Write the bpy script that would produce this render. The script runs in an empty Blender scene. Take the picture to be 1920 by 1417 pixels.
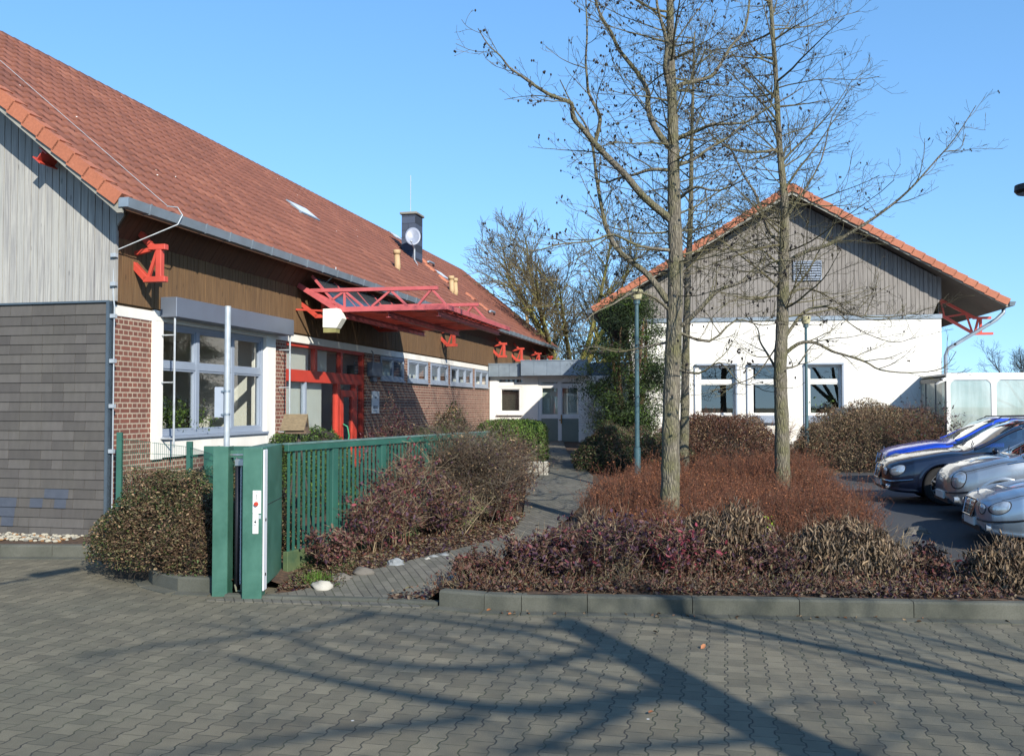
import bpy, math, random
import numpy as np
from mathutils import Vector, Matrix, noise
random.seed(7); np.random.seed(7)
SC=bpy.context.scene
COL=SC.collection

# ---------------- camera, sky, sun, exposure ----------------
F=1750.0; EYE=2.2; HZ=761.0
TH=math.atan((HZ-708.5)/F)
cam=bpy.data.cameras.new('camera'); camo=bpy.data.objects.new('camera',cam); COL.objects.link(camo)
cam.sensor_width=36; cam.lens=36*F/1920; cam.clip_start=.1; cam.clip_end=3000
camo.location=(0,0,EYE); camo.rotation_euler=(math.pi/2+TH,0,0)
SC.camera=camo
A1=math.atan(400/1750.0)           # heading of the left house
SUN_ALT=math.radians(29.5)
SUN_LEFT=math.radians(39)-A1       # light travels this far left of straight ahead
Ld=Vector((-math.sin(SUN_LEFT)*math.cos(SUN_ALT),math.cos(SUN_LEFT)*math.cos(SUN_ALT),-math.sin(SUN_ALT)))
w=bpy.data.worlds.new('World'); SC.world=w; w.use_nodes=True
nt=w.node_tree; nt.nodes.clear()
sk=nt.nodes.new('ShaderNodeTexSky'); sk.sky_type='NISHITA'; sk.sun_disc=False
sk.sun_elevation=SUN_ALT
ts=-Ld; sk.sun_rotation=math.atan2(ts.x,ts.y)
sk.air_density=1.0; sk.dust_density=0.2; sk.ozone_density=5.0; sk.altitude=60
bg=nt.nodes.new('ShaderNodeBackground'); bg.inputs['Strength'].default_value=0.15
wo=nt.nodes.new('ShaderNodeOutputWorld')
wtc=nt.nodes.new('ShaderNodeTexCoord');wmp=nt.nodes.new('ShaderNodeMapping');wmp.inputs['Scale'].default_value=(1,1,.75);wmp.inputs['Location'].default_value=(0,0,.09)
nt.links.new(wtc.outputs['Generated'],wmp.inputs[0]);nt.links.new(wmp.outputs[0],sk.inputs[0])
gm=nt.nodes.new('ShaderNodeGamma');gm.inputs[1].default_value=.8;hs=nt.nodes.new('ShaderNodeHueSaturation');hs.inputs['Saturation'].default_value=1.2;hs.inputs['Value'].default_value=1.2
nt.links.new(sk.outputs[0],gm.inputs[0]);nt.links.new(gm.outputs[0],hs.inputs['Color']);nt.links.new(hs.outputs[0],bg.inputs[0]); nt.links.new(bg.outputs[0],wo.inputs[0])
sl=bpy.data.lights.new('sun','SUN'); sl.energy=4.6; sl.angle=math.radians(.53); sl.color=(1,.93,.82)
slo=bpy.data.objects.new('sun',sl); COL.objects.link(slo); slo.location=(20,-30,40)
slo.rotation_euler=Ld.to_track_quat('-Z','Y').to_euler()
SC.view_settings.view_transform='Standard'; SC.view_settings.look='None'
SC.view_settings.exposure=0.8; SC.view_settings.gamma=1

# ---------------- pixel helpers (1920x1417 photo) ----------------
def ray(px,py):
    x=(px-960)/F; v=(708.5-py)/F
    y=math.cos(TH)-v*math.sin(TH); z=math.sin(TH)+v*math.cos(TH)
    return Vector((x/y,1,z/y))
CAMP=Vector((0,0,EYE))
def atY(px,py,Y): return CAMP+ray(px,py)*Y
def atZ(px,py,Z=0.0):
    r=ray(px,py); return CAMP+r*((Z-EYE)/r.z)
def sst(x):
    x=max(0.,min(1.,x)); return x*x*(3-2*x)
def lotx(y): return 5.4+(y-12.)*.28
def zlot(x,y): return .05+.45*sst((.2228*x+.975*y-10.3)/6.2)
def G(x,y):
    if y<10.02 and x<.0: return 0.
    if y<11.6:
        if x>6.:return .17
    if y<12.6 and x<lotx(12)-.1:
        if -3.6<x<.3 and y>9.9:
            xr=-.95+max(0,(y-10.4))*.62;m=sst((x+3.05)/.2)*sst((xr+.15-x)/.3)
            return .17-m*(.165-.165*sst((y-10.55)/2.0))
        return .17
    m=sst((lotx(y)-x-.05)/.6)
    if y>24.: m=max(m,sst((y-24.)/.8))
    return (.17+.6*sst((y-14)/16.))*m+(zlot(x,y)-.08)*(1-m)
def atG(px,py):
    r=ray(px,py); t=8.
    for i in range(600):
        p=CAMP+r*t
        if p.z<=G(p.x,p.y): return p
        t+=.05
    return p
class Frame:
    def __init__(s,P,a):
        s.P=Vector(P); s.a=a; s.X=Vector((math.cos(a),-math.sin(a),0)); s.Y=Vector((math.sin(a),math.cos(a),0))
    def side(s,px,py,p=0):
        r=ray(px,py); o=CAMP-s.P; t=(p-o.dot(s.X))/r.dot(s.X); q=o+r*t; return q.dot(s.Y),q.z+s.P.z
    def front(s,px,py,q0=0):
        r=ray(px,py); o=CAMP-s.P; t=(q0-o.dot(s.Y))/r.dot(s.Y); q=o+r*t; return q.dot(s.X),q.z+s.P.z
    def W(s,x,y,z): return s.P+s.X*x+s.Y*y+Vector((0,0,z))

# ---------------- mesh builder ----------------
class MB:
    def __init__(s): s.v=[];s.f=[];s.m=[]
    def add(s,vs,fs,m=0):
        b=len(s.v); s.v.extend([tuple(q) for q in vs]); s.f.extend([tuple(i+b for i in f) for f in fs]); s.m.extend([m]*len(fs))
    def box(s,x0,x1,y0,y1,z0,z1,m=0):
        if x0>x1:x0,x1=x1,x0
        if y0>y1:y0,y1=y1,y0
        if z0>z1:z0,z1=z1,z0
        s.add([(x0,y0,z0),(x1,y0,z0),(x1,y1,z0),(x0,y1,z0),(x0,y0,z1),(x1,y0,z1),(x1,y1,z1),(x0,y1,z1)],
          [(0,3,2,1),(4,5,6,7),(0,1,5,4),(1,2,6,5),(2,3,7,6),(3,0,4,7)],m)
    def bar(s,p0,p1,w,h,up=(0,0,1),m=0):
        p0=Vector(p0);p1=Vector(p1);d=(p1-p0).normalized();u=Vector(up)
        a=d.cross(u)
        if a.length<1e-4: a=d.cross(Vector((1,0,0)))
        a.normalize(); b=a.cross(d).normalized()
        a=a*w/2;b=b*h/2
        vs=[p+sx*a+sy*b for p in(p0,p1) for sx,sy in((-1,-1),(1,-1),(1,1),(-1,1))]
        s.add(vs,[(0,1,2,3),(7,6,5,4),(0,4,5,1),(1,5,6,2),(2,6,7,3),(3,7,4,0)],m)
    def tube(s,pts,rad,n=8,m=0,cap=True):
        pts=[Vector(p) for p in pts]
        if not hasattr(rad,'__len__'): rad=[rad]*len(pts)
        vs=[];fs=[];pu=None
        for i,p in enumerate(pts):
            d=(pts[min(i+1,len(pts)-1)]-pts[max(i-1,0)])
            if d.length<1e-9:d=Vector((0,0,1))
            d.normalize()
            if pu is None:
                pu=d.cross(Vector((0.3,0.9,0.1)) if abs(d.z)>.6 else Vector((0,0,1)))
            pu=(pu-d*pu.dot(d)).normalized(); pv=d.cross(pu)
            for k in range(n):
                t=2*math.pi*k/n; vs.append(p+(pu*math.cos(t)+pv*math.sin(t))*rad[i])
        for i in range(len(pts)-1):
            for k in range(n):
                k2=(k+1)%n; fs.append((i*n+k,i*n+k2,(i+1)*n+k2,(i+1)*n+k))
        if cap:
            fs.append(tuple(range(n-1,-1,-1))); fs.append(tuple((len(pts)-1)*n+k for k in range(n)))
        s.add(vs,fs,m)
    def cyl(s,p0,p1,r,n=16,m=0,r1=None): s.tube([p0,p1],[r,r if r1 is None else r1],n,m)
    def prism(s,poly,vec,m=0):
        vec=Vector(vec); n=len(poly); a=[Vector(p) for p in poly]; vs=a+[p+vec for p in a]
        fs=[tuple(range(n-1,-1,-1)),tuple(range(n,2*n))]+[(i,(i+1)%n,n+(i+1)%n,n+i) for i in range(n)]
        s.add(vs,fs,m)
    def quad(s,a,b,c,d,m=0): s.add([a,b,c,d],[(0,1,2,3)],m)
    def ball(s,c,r,nu=12,nv=8,m=0,jit=0,seed=0):
        rr=r if hasattr(r,'__len__') else (r,r,r); vs=[];fs=[]
        for j in range(1,nv):
            for i in range(nu):
                t=math.pi*j/nv;f=2*math.pi*i/nu
                d=Vector((math.sin(t)*math.cos(f),math.sin(t)*math.sin(f),math.cos(t)))
                k=1+jit*noise.noise(d*1.7+Vector((seed*3.1,seed,0)))
                vs.append((c[0]+d.x*rr[0]*k,c[1]+d.y*rr[1]*k,c[2]+d.z*rr[2]*k))
        t=len(vs);vs.append((c[0],c[1],c[2]+rr[2]));vs.append((c[0],c[1],c[2]-rr[2]))
        for j in range(nv-2):
            for i in range(nu):
                i2=(i+1)%nu;fs.append((j*nu+i,(j+1)*nu+i,(j+1)*nu+i2,j*nu+i2))
        for i in range(nu):
            i2=(i+1)%nu;fs.append((t,i,i2));fs.append((t+1,(nv-2)*nu+i2,(nv-2)*nu+i))
        s.add(vs,fs,m)

def tag(o,label=None,cat=None,group=None,kind=None):
    if label:o['label']=label
    if cat:o['category']=cat
    if group:o['group']=group
    if kind:o['kind']=kind
    return o
def thing(name,label,cat,loc=(0,0,0),rz=0,group=None):
    o=bpy.data.objects.new(name,None);COL.objects.link(o);o.location=loc;o.rotation_euler=(0,0,rz)
    o.empty_display_size=.2
    o['rootmat']=0
    del o['rootmat']
    return tag(o,label,cat,group)
def rootof(o):
    while o.parent:o=o.parent
    return o
def mkobj(name,verts,faces,mats,mi,parent,smooth):
    me=bpy.data.meshes.new(name)
    me.from_pydata(verts,[],faces)
    for m in (mats if isinstance(mats,(list,tuple)) else [mats]): me.materials.append(m)
    if mi is not None and len(me.materials)>1: me.polygons.foreach_set('material_index',mi)
    if smooth: me.polygons.foreach_set('use_smooth',[True]*len(me.polygons))
    me.update()
    o=bpy.data.objects.new(name,me);COL.objects.link(o)
    if parent:o.parent=parent
    return o
def build(mb,name,mats,parent=None,world=False,smooth=False,bevel=0,loc=None,seg=1):
    """world=True: the vertices are world points, moved into the frame of the root (or of loc)"""
    vs=mb.v
    if parent is not None and world:
        r=rootof(parent); M=(Matrix.Translation(r.location)@Matrix.Rotation(r.rotation_euler[2],4,'Z')).inverted()
        vs=[tuple(M@Vector(p)) for p in vs]
    if parent is None and loc is not None:
        vs=[(p[0]-loc[0],p[1]-loc[1],p[2]-loc[2]) for p in vs]
    o=mkobj(name,vs,mb.f,mats,mb.m,parent,smooth)
    if parent is None and loc is not None:o.location=loc
    if bevel:
        b=o.modifiers.new('bevel','BEVEL');b.width=bevel;b.segments=seg;b.limit_method='ANGLE';b.angle_limit=math.radians(40)
    return o
def copy_tree(o,parent=None):
    c=o.copy();COL.objects.link(c)
    if parent:c.parent=parent
    for ch in list(o.children):copy_tree(ch,c)
    return c

# ---------------- materials ----------------
KALB=.80
def lin(c):
    if isinstance(c,str):
        c=c.lstrip('#'); c=[int(c[i:i+2],16)/255 for i in(0,2,4)]
        return tuple(KALB*(x/12.92 if x<=.04045 else ((x+.055)/1.055)**2.4) for x in c)
    return tuple(c)
class MT:
    def __init__(s,name):
        s.m=bpy.data.materials.new(name);s.m.use_nodes=True;s.nt=s.m.node_tree
        s.b=s.nt.nodes['Principled BSDF'];s.out=s.nt.nodes['Material Output'];s._tc=None
    def n(s,typ,ins=None,**at):
        x=s.nt.nodes.new('ShaderNode'+typ)
        for k,v in at.items():setattr(x,k,v)
        for k,v in (ins or {}).items():s.put(x.inputs[k],v)
        return x
    def put(s,sock,v):
        if isinstance(v,bpy.types.NodeSocket):s.nt.links.new(v,sock)
        elif isinstance(v,bpy.types.Node):s.nt.links.new(v.outputs[0],sock)
        else:
            if isinstance(v,tuple) and len(v)==3 and sock.type=='RGBA':v=v+(1,)
            sock.default_value=v
    def tc(s,what='Object'):
        if not s._tc:s._tc=s.n('TexCoord')
        return s._tc.outputs[what]
    def math(s,op,a,b=0.,c=None):
        x=s.n('Math',operation=op);s.put(x.inputs[0],a);s.put(x.inputs[1],b)
        if c is not None:s.put(x.inputs[2],c)
        return x.outputs[0]
    def mix(s,f,a,b,bt='MIX'):
        x=s.n('Mix',data_type='RGBA',blend_type=bt);s.put(x.inputs['Factor'],f);s.put(x.inputs[6],a);s.put(x.inputs[7],b);return x.outputs[2]
    def map(s,vec,scale=(1,1,1),rot=(0,0,0),loc=(0,0,0)):
        x=s.n('Mapping',{'Vector':vec,'Scale':scale,'Rotation':rot,'Location':loc});return x.outputs[0]
    def noise(s,vec,scale,detail=4,rough=.55):
        return s.n('TexNoise',{'Vector':vec,'Scale':scale,'Detail':detail,'Roughness':rough}).outputs[0]
    def ramp(s,f,stops):
        x=s.n('ValToRGB',{'Fac':f});e=x.color_ramp.elements
        while len(e)<len(stops):e.new(.5)
        for el,(p,c) in zip(e,stops):
            el.position=p;el.color=tuple(c)+(1,) if len(c)==3 else c
        return x.outputs[0]
    def mr(s,v,a,b,c,d):
        x=s.n('MapRange',{'Value':v,'From Min':a,'From Max':b,'To Min':c,'To Max':d});return x.outputs[0]
    def bump(s,h,strength=.3,dist=.01):
        x=s.n('Bump',{'Height':h,'Strength':strength,'Distance':dist});s.put(s.b.inputs['Normal'],x.outputs[0]);return x
    def col(s,c):s.put(s.b.inputs['Base Color'],c)
    def rough(s,r):s.put(s.b.inputs['Roughness'],r)
def cm(c,k):return tuple(min(1,x*k) for x in c)
_mc={}
def mat(name,col,rough=.7,var=.18,scale=6.,bump=.0,metal=0,spec=.5,stretch=(1,1,1),col2=None,coat=0,fine=60.,dist=.004):
    if name in _mc:return _mc[name]
    t=MT(name);c=lin(col);v=t.map(t.tc(),stretch)
    f=t.noise(v,scale,5,.6)
    a=cm(c,1-var);b=cm(c,1+var) if col2 is None else lin(col2)
    t.col(t.mix(t.mr(f,.3,.7,0,1),a,b))
    t.rough(t.mr(f,.2,.8,max(0,rough-.08),min(1,rough+.08)))
    t.b.inputs['Metallic'].default_value=metal;t.b.inputs['Specular IOR Level'].default_value=spec
    t.b.inputs['Coat Weight'].default_value=coat;t.b.inputs['Coat Roughness'].default_value=.04
    if bump:t.bump(t.noise(v,fine,3),bump,dist)
    _mc[name]=t.m;return t.m

def brick_mat(name,cols,mortar,vec,bw=.25,rh=.0833,ms=.012,sq=.5,dirt=True):
    t=MT(name);o=t.tc();s=t.n('SeparateXYZ',{0:o});d={'x':s.outputs[0],'y':s.outputs[1],'z':s.outputs[2]}
    V=t.n('CombineXYZ',{0:d[vec[0]],1:d[vec[1]],2:0.}).outputs[0]
    br=t.n('TexBrick',{'Vector':V,'Color1':lin(cols[0]),'Color2':lin(cols[1]),'Mortar':lin(mortar),'Scale':1.,'Mortar Size':ms,'Mortar Smooth':.15,'Bias':0.,'Brick Width':bw,'Row Height':rh},offset=.5,offset_frequency=2,squash=sq,squash_frequency=2)
    n1=t.noise(V,3.,5);n2=t.noise(V,45.,4)
    c=t.mix(t.mr(n1,.35,.7,0,.35),br.outputs[0],lin(cols[2]),'MIX') if dirt else br.outputs[0]
    c=t.mix(.55,c,t.ramp(n2,[(.3,(.55,.55,.55)),(.7,(1.15,1.15,1.15))]),'MULTIPLY')
    t.col(c);t.rough(.85)
    h=t.math('SUBTRACT',t.math('MULTIPLY',n2,.25),br.outputs[1])
    t.bump(h,.6,.008);return t.m

def board_mat(name,base,dark,light,axis,width,knots=True,stain=None):
    t=MT(name);o=t.tc();s=t.n('SeparateXYZ',{0:o});a=s.outputs[{'x':0,'y':1}[axis]]
    idx=t.math('FLOOR',t.math('DIVIDE',a,width))
    wn=t.n('TexWhiteNoise',{'W':idx},noise_dimensions='1D')
    off=t.n('CombineXYZ',{0:a,1:t.math('MULTIPLY',wn.outputs[0],37.),2:s.outputs[2]}).outputs[0]
    g=t.noise(t.map(off,(60,1,1.6)),1.,6,.65)
    b2=t.noise(t.map(off,(3,1,.5)),1.,3)
    c=t.mix(t.mr(g,.3,.72,0,1),lin(dark),lin(light))
    c=t.mix(t.math('MULTIPLY',wn.outputs[0],.55),c,lin(base))
    c=t.mix(t.mr(b2,.4,.75,0,.4),c,lin(stain or dark))
    if knots:
        vo=t.n('TexVoronoi',{'Vector':t.map(off,(7,1,2.1)),'Scale':1.})
        k=t.mr(vo.outputs[0],.06,.13,1,0)
        c=t.mix(t.math('MULTIPLY',k,.6),c,cm(lin(dark),.45))
    t.col(c);t.rough(.85);t.bump(g,.35,.004);return t.m
# ---------------- material library ----------------
WHITE=mat('white_render','#e9e7df',.85,.10,1.2,.25,stretch=(1.5,1.5,.35),fine=90)
WHITEP=mat('white_paint','#e2e2de',.45,.05,3.)
BRICK=brick_mat('red_brick',['#8b5647','#73473b','#614038'],'#b8a894','yz')
BRICKX=brick_mat('red_brick_end',['#8a4436','#6b3430','#5b302b'],'#b3a48c','xz')
GREYBOARD=board_mat('weathered_grey_boards','#a9aaa4','#77777a','#c2c1b8','x',.13)
GREYBOARD2=board_mat('dark_weathered_boards','#8f8b86','#625d59','#a29e98','x',.12)
BROWNBOARD=board_mat('brown_boards','#6b5134','#4a3622','#8a6b47','y',.12)
SOFFITB=board_mat('soffit_boards','#5d3c28','#3d281b','#724b31','y',.12)
FRAMEG=mat('blue_grey_frame','#8f9bab',.4,.05,3.)
ZINC=mat('zinc_sheet','#8b98a3',.42,.12,3.,metal=.35)
ZINCD=mat('dark_zinc','#5d6a74',.4,.15,3.,metal=.4)
SHUT=mat('shutter_box_metal','#717a88',.4,.08,2.,metal=.3)
RED=mat('red_steel_paint','#c24b3c',.42,.12,3.,.1)
REDF=mat('red_faded_paint','#bd5c5e',.5,.14,4.,.1)
REDW=mat('red_window_frame','#c04132',.4,.08,3.)
FASC=mat('fascia_board_grey','#8f8f86',.8,.25,2.,.3,stretch=(1,1,1),col2='#a5a398')
DARK=mat('dark_void','#15161a',.8,.1)
BLACK=mat('black_plastic','#17181b',.5,.15)
ROOMW=mat('room_white_wall','#d8d8d0',.8,.04)
ROOMT=mat('room_tan_panel','#a77b54',.6,.1)
CURT=mat('pale_curtain','#b9bfba',.9,.12,1.5,stretch=(14,14,.6))
CURTG=mat('grey_blind','#8e9491',.9,.06,2.)
CONC=mat('concrete','#7c7d74',.9,.2,2.5,.4,col2='#8f8e84')
GALV=mat('galvanised_steel','#b4bcc1',.45,.14,9.,metal=.3)
STEEL=mat('bright_steel','#c5c8ca',.3,.05,9.,metal=.9)
LAMPG=mat('blue_green_pole_paint','#3c5a62',.45,.12,5.)
GREENP=mat('green_gate_paint','#325e50',.42,.14,2.2,.2,col2='#4a7768',fine=25)
GREEND=mat('green_fence_paint','#2c5c50',.5,.18,2.2,.12)
MOSS=mat('mossy_green_board','#3d5f43',.8,.3,5.,.3,col2='#5e6a40')
REFL=mat('white_plastic_strip','#dfe2e6',.4,.03)
CREAM=mat('cream_enamel','#efeee2',.45,.04)
TERRA=mat('vent_clay','#b89c74',.7,.12,6.)
def glass(name,tint=(.9,.95,.93),refl=.10,rough=.0):
    t=MT(name);nt=t.nt;nt.nodes.remove(t.b)
    fr=t.n('Fresnel',{'IOR':1.5})
    tr=t.n('BsdfTransparent',{'Color':tint+(1,)});gl=t.n('BsdfGlossy',{'Color':(1,1,1,1),'Roughness':rough})
    gb=t.n('NewGeometry');f=t.math('MULTIPLY',t.math('MINIMUM',t.math('ADD',t.math('MULTIPLY',fr.outputs[0],1.5),refl),1.),t.math('SUBTRACT',1.,gb.outputs['Backfacing']))
    mx=t.n('MixShader',{0:f,1:tr.outputs[0],2:gl.outputs[0]})
    nt.links.new(mx.outputs[0],t.out.inputs[0]);return t.m
GLASS=glass('window_glass',(.96,.975,.965),.04)
GLASSD=glass('dark_window_glass',(.62,.66,.64),.08)
def frosted():
    return shelter_glass()
def shelter_glass():
    t=MT('frosted_glass');nt=t.nt
    n=t.noise(t.map(t.tc(),(2,1,.35)),1.6,4);t.col(t.mix(t.mr(n,.35,.65,0,1),(.30,.36,.31),(.55,.6,.55)));t.rough(.4)
    tr=t.n('BsdfTransparent',{'Color':(.8,.86,.8,1)});gl=t.n('BsdfGlossy',{'Color':(1,1,1,1),'Roughness':.08})
    m1=t.n('MixShader',{0:.42,1:t.b.outputs[0],2:tr.outputs[0]});m2=t.n('MixShader',{0:.14,1:m1.outputs[0],2:gl.outputs[0]})
    nt.links.new(m2.outputs[0],t.out.inputs[0]);return t.m
def unused_glass():
    t=MT('unused')
    n=t.noise(t.map(t.tc(),(1,1,.5)),2.,4)
    t.col(t.mix(n,(.42,.48,.44),(.60,.66,.62)));t.rough(.35)
    t.b.inputs['Transmission Weight'].default_value=.55;t.b.inputs['IOR'].default_value=1.2
    return t.m
FROST=frosted()
def tile_mat(name,c1,c2,c3,lich='#a89a86'):
    t=MT(name);uv=t.tc('UV');o=t.tc()
    fl=t.n('VectorMath',{0:uv},operation='FLOOR').outputs[0]
    wn=t.n('TexWhiteNoise',{'Vector':fl},noise_dimensions='2D')
    c=t.ramp(wn.outputs[0],[(0,lin(c2)),(.45,lin(c1)),(.8,lin(c1)),(1,lin(c3))])
    n=t.noise(o,.55,5);n2=t.noise(o,24.,5,.7)
    c=t.mix(t.mr(n,.4,.68,0,.4),c,cm(lin(c2),.8))
    c=t.mix(t.mr(n2,.66,.76,0,.6),c,lin(lich))
    c=t.mix(.5,c,t.ramp(n2,[(.25,(.6,.6,.6)),(.65,(1.2,1.2,1.2))]),'MULTIPLY')
    vo=t.n('TexVoronoi',{'Vector':o,'Scale':2.3});k=t.mr(vo.outputs[0],.02,.045,1,0)
    c=t.mix(k,c,(.75,.74,.7))
    t.col(c);t.rough(.75);t.bump(n2,.3,.004);return t.m
TILE=tile_mat('clay_roof_tiles','#83513f','#724637','#8f5c48')
TILEO=tile_mat('orange_verge_tiles','#ad684c','#9c5c44','#ba7656')
TILER=tile_mat('ridge_tiles','#66463e','#503a34','#735448')
def slate_mat():
    t=MT('fibre_cement_slates');o=t.tc();s=t.n('SeparateXYZ',{0:o})
    n=t.noise(o,1.3,5);n2=t.noise(t.map(o,(1,1,.25)),14.,4)
    g=t.n('NewGeometry');rnd=g.outputs['Random Per Island']
    c=t.mix(rnd,lin('#474442'),lin('#5b5855'));c=t.mix(t.mr(n,.35,.7,0,.4),c,lin('#56544c'))
    c=t.mix(.35,c,t.ramp(n2,[(.3,(.7,.7,.7)),(.7,(1.2,1.2,1.2))]),'MULTIPLY')
    t.col(c);t.rough(.75);t.bump(n2,.2,.003);return t.m
SLATE=slate_mat()
SLATEB=mat('blue_grey_slates','#474d58',.6,.08,9.)
def paver_mat(name,L=.2,Wd=.165,rot=0,A=.0125,base='#716a58'):
    t=MT(name);o=t.tc();v=t.map(o,rot=(0,0,rot));s=t.n('SeparateXYZ',{0:v});u=s.outputs[0];y=s.outputs[1]
    M=t.math
    wob=t.noise(o,1.1,2)
    u=M('ADD',u,M('MULTIPLY',wob,.02))
    k=M('ROUND',M('DIVIDE',u,Wd))
    par=M('ABSOLUTE',M('MODULO',k,2.))
    sgn=M('SUBTRACT',1.,M('MULTIPLY',par,2.))
    tri=M('SUBTRACT',M('MULTIPLY',M('PINGPONG',M('DIVIDE',y,L),.5),4.),1.)   # -1..1
    trap=M('MAXIMUM',M('MINIMUM',M('MULTIPLY',tri,2.6),1.),-1.)
    off=M('MULTIPLY',M('MULTIPLY',trap,A),sgn)
    dl=M('SUBTRACT',M('SUBTRACT',u,M('MULTIPLY',k,Wd)),off)
    right=M('GREATER_THAN',dl,0.)
    ci=M('SUBTRACT',M('ADD',k,right),1.)
    cp=M('ABSOLUTE',M('MODULO',ci,2.))
    vv=M('ADD',M('DIVIDE',y,L),M('MULTIPLY',cp,.5))
    fv=M('FRACT',vv);ri=M('FLOOR',vv)
    dv=M('MULTIPLY',M('MINIMUM',fv,M('SUBTRACT',1.,fv)),L)
    adl=M('ABSOLUTE',dl)
    jl=M('MULTIPLY',t.mr(adl,.0025,.0085,1,0),t.mr(t.noise(o,4.,3),.3,.6,.55,1.));jv=M('MULTIPLY',t.mr(dv,.0015,.0048,1,0),t.mr(t.noise(o,6.,3),.35,.6,.45,1.))
    J=M('MAXIMUM',jl,jv)
    wn=t.n('TexWhiteNoise',{'Vector':t.n('CombineXYZ',{0:ci,1:ri,2:0.}).outputs[0]},noise_dimensions='2D')
    fine=t.noise(o,160.,3,.7);big=t.noise(o,.35,5);mid=t.noise(o,5.,5)
    b=lin(base)
    c=t.mix(wn.outputs[0],cm(b,.72),cm(b,1.22))
    c=t.mix(t.mr(big,.35,.7,0,.5),c,lin('#5c5e50'))
    c=t.mix(.6,c,t.ramp(fine,[(.3,(.55,.55,.55)),(.55,(1,1,1)),(.70,(1.9,1.9,1.8))]),'MULTIPLY')
    c=t.mix(.5,c,t.ramp(mid,[(.3,(.75,.75,.75)),(.7,(1.2,1.2,1.2))]),'MULTIPLY')
    st_=t.noise(o,1.7,6,.7)
    c=t.mix(t.mr(st_,.55,.72,0,.45),c,lin('#4b4c40'));c=t.mix(t.mr(st_,.22,.36,.4,0),c,lin('#8d8b7e'))
    moss=t.mix(t.mr(t.noise(o,2.2,3),.45,.6,0,1),(.022,.02,.016),(.035,.04,.018))
    c=t.mix(J,c,moss)
    vo=t.n('TexVoronoi',{'Vector':o,'Scale':1.4});c=t.mix(t.mr(vo.outputs[0],.012,.02,1,0),c,(.5,.5,.48))
    t.col(c);t.rough(.88)
    t.bump(M('SUBTRACT',M('MULTIPLY',fine,.15),J),.7,.006);return t.m
PAVE=paver_mat('concrete_pavers',rot=A1)
PATHM=paver_mat('path_pavers',L=.2,Wd=.1,rot=-.35,A=.0,base='#6a665d')
def kerb_mat():
    t=MT('kerb_concrete');o=t.tc();n=t.noise(o,2.,6);n2=t.noise(o,70.,3)
    c=t.mix(t.mr(n,.3,.7,0,1),lin('#40433a'),lin('#5c5d54'))
    c=t.mix(.5,c,t.ramp(n2,[(.3,(.7,.7,.7)),(.7,(1.3,1.3,1.3))]),'MULTIPLY')
    t.col(c);t.rough(.9);t.bump(n2,.3,.003);return t.m
KERB=kerb_mat()
def soil_mat():
    t=MT('leafy_soil');o=t.tc();n=t.noise(o,3.,6);vo=t.n('TexVoronoi',{'Vector':o,'Scale':16.})
    c=t.mix(t.mr(n,.3,.7,0,1),lin('#3a2a20'),lin('#57432f'))
    c=t.mix(t.mr(vo.outputs[0],.1,.5,.5,0),c,lin('#7a5a40'))
    t.col(c);t.rough(.95);t.bump(t.noise(o,30.,5),.8,.03);return t.m
SOIL=soil_mat()
ASPH=mat('asphalt','#3a3c3f',.85,.25,1.2,.4,fine=120)
def bark_mat(name,a,b,c3,sc=1.):
    t=MT(name);o=t.tc();v=t.map(o,(1,1,.16))
    n=t.noise(v,22*sc,6,.7);n2=t.noise(o,3.,4)
    vo=t.n('TexVoronoi',{'Vector':t.map(o,(1,1,.22)),'Scale':30*sc},feature='DISTANCE_TO_EDGE')
    c=t.mix(t.mr(n,.35,.65,0,1),lin(a),lin(b));c=t.mix(t.mr(n2,.42,.62,0,.75),c,lin(c3))
    c=t.mix(t.mr(vo.outputs[0],0,.12,.6,0),c,cm(lin(a),.4))
    t.col(c);t.rough(.9);t.bump(t.math('ADD',n,t.math('MINIMUM',t.math('MULTIPLY',vo.outputs[0],4.),1.)),.7,.02);return t.m
BARK=bark_mat('alder_bark','#5d574b','#8a8373','#66653f')
BARKY=bark_mat('lichen_bark','#6a6350','#8c8a48','#a3a040')
TWIG=mat('alder_twigs','#4c4634',.85,.3,3.,col2='#6f694a')
TWIGF=mat('distant_twigs','#62583f',.9,.25,1.)
CONE=mat('alder_cones','#1f1714',.8,.3)
def leafm(name,c,rough=.6,var=.3):
    t=MT(name);cc=lin(c);g=t.n('NewGeometry');r=g.outputs['Random Per Island']
    t.col(t.mix(r,cm(cc,1-var),cm(cc,1+var)));t.rough(rough);t.b.inputs['Specular IOR Level'].default_value=.3
    return t.m
# ---------------- ground, paths, kerbs ----------------
def sheet(name,poly,z,m,kind='structure'):
    mb=MB();mb.add([(x,y,z) for x,y in poly],[tuple(range(len(poly)))]);o=build(mb,name,m);tag(o,kind=kind);return o
GRASSG=mat('far_field','#56633a',.95,.3,.3,col2='#6b6a45')
sheet('field',[(-900,-900),(900,-900),(900,1500),(-900,1500)],-.06,GRASSG)
sheet('paved_yard',[(-40,-30),(45,-30),(45,13.9),(-40,13.9)],0.0,PAVE)
def lot():
    mb=MB();xs=list(np.arange(4.6,45.1,.5));ys=list(np.arange(11.45,24.6,.4));n=len(xs)
    mb.v=[(x,y,zlot(x,y)) for y in ys for x in xs]
    mb.f=[(j*n+i,j*n+i+1,(j+1)*n+i+1,(j+1)*n+i) for j in range(len(ys)-1) for i in range(n-1)];mb.m=[0]*len(mb.f)
    tag(build(mb,'car_park',ASPH,smooth=True),kind='structure')
lot()
sheet('lawn_behind_shelter',[(12,24.4),(80,24.4),(80,120),(12,120)],.30,GRASSG)
def dip(x,y):
    return G(x,y)
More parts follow.
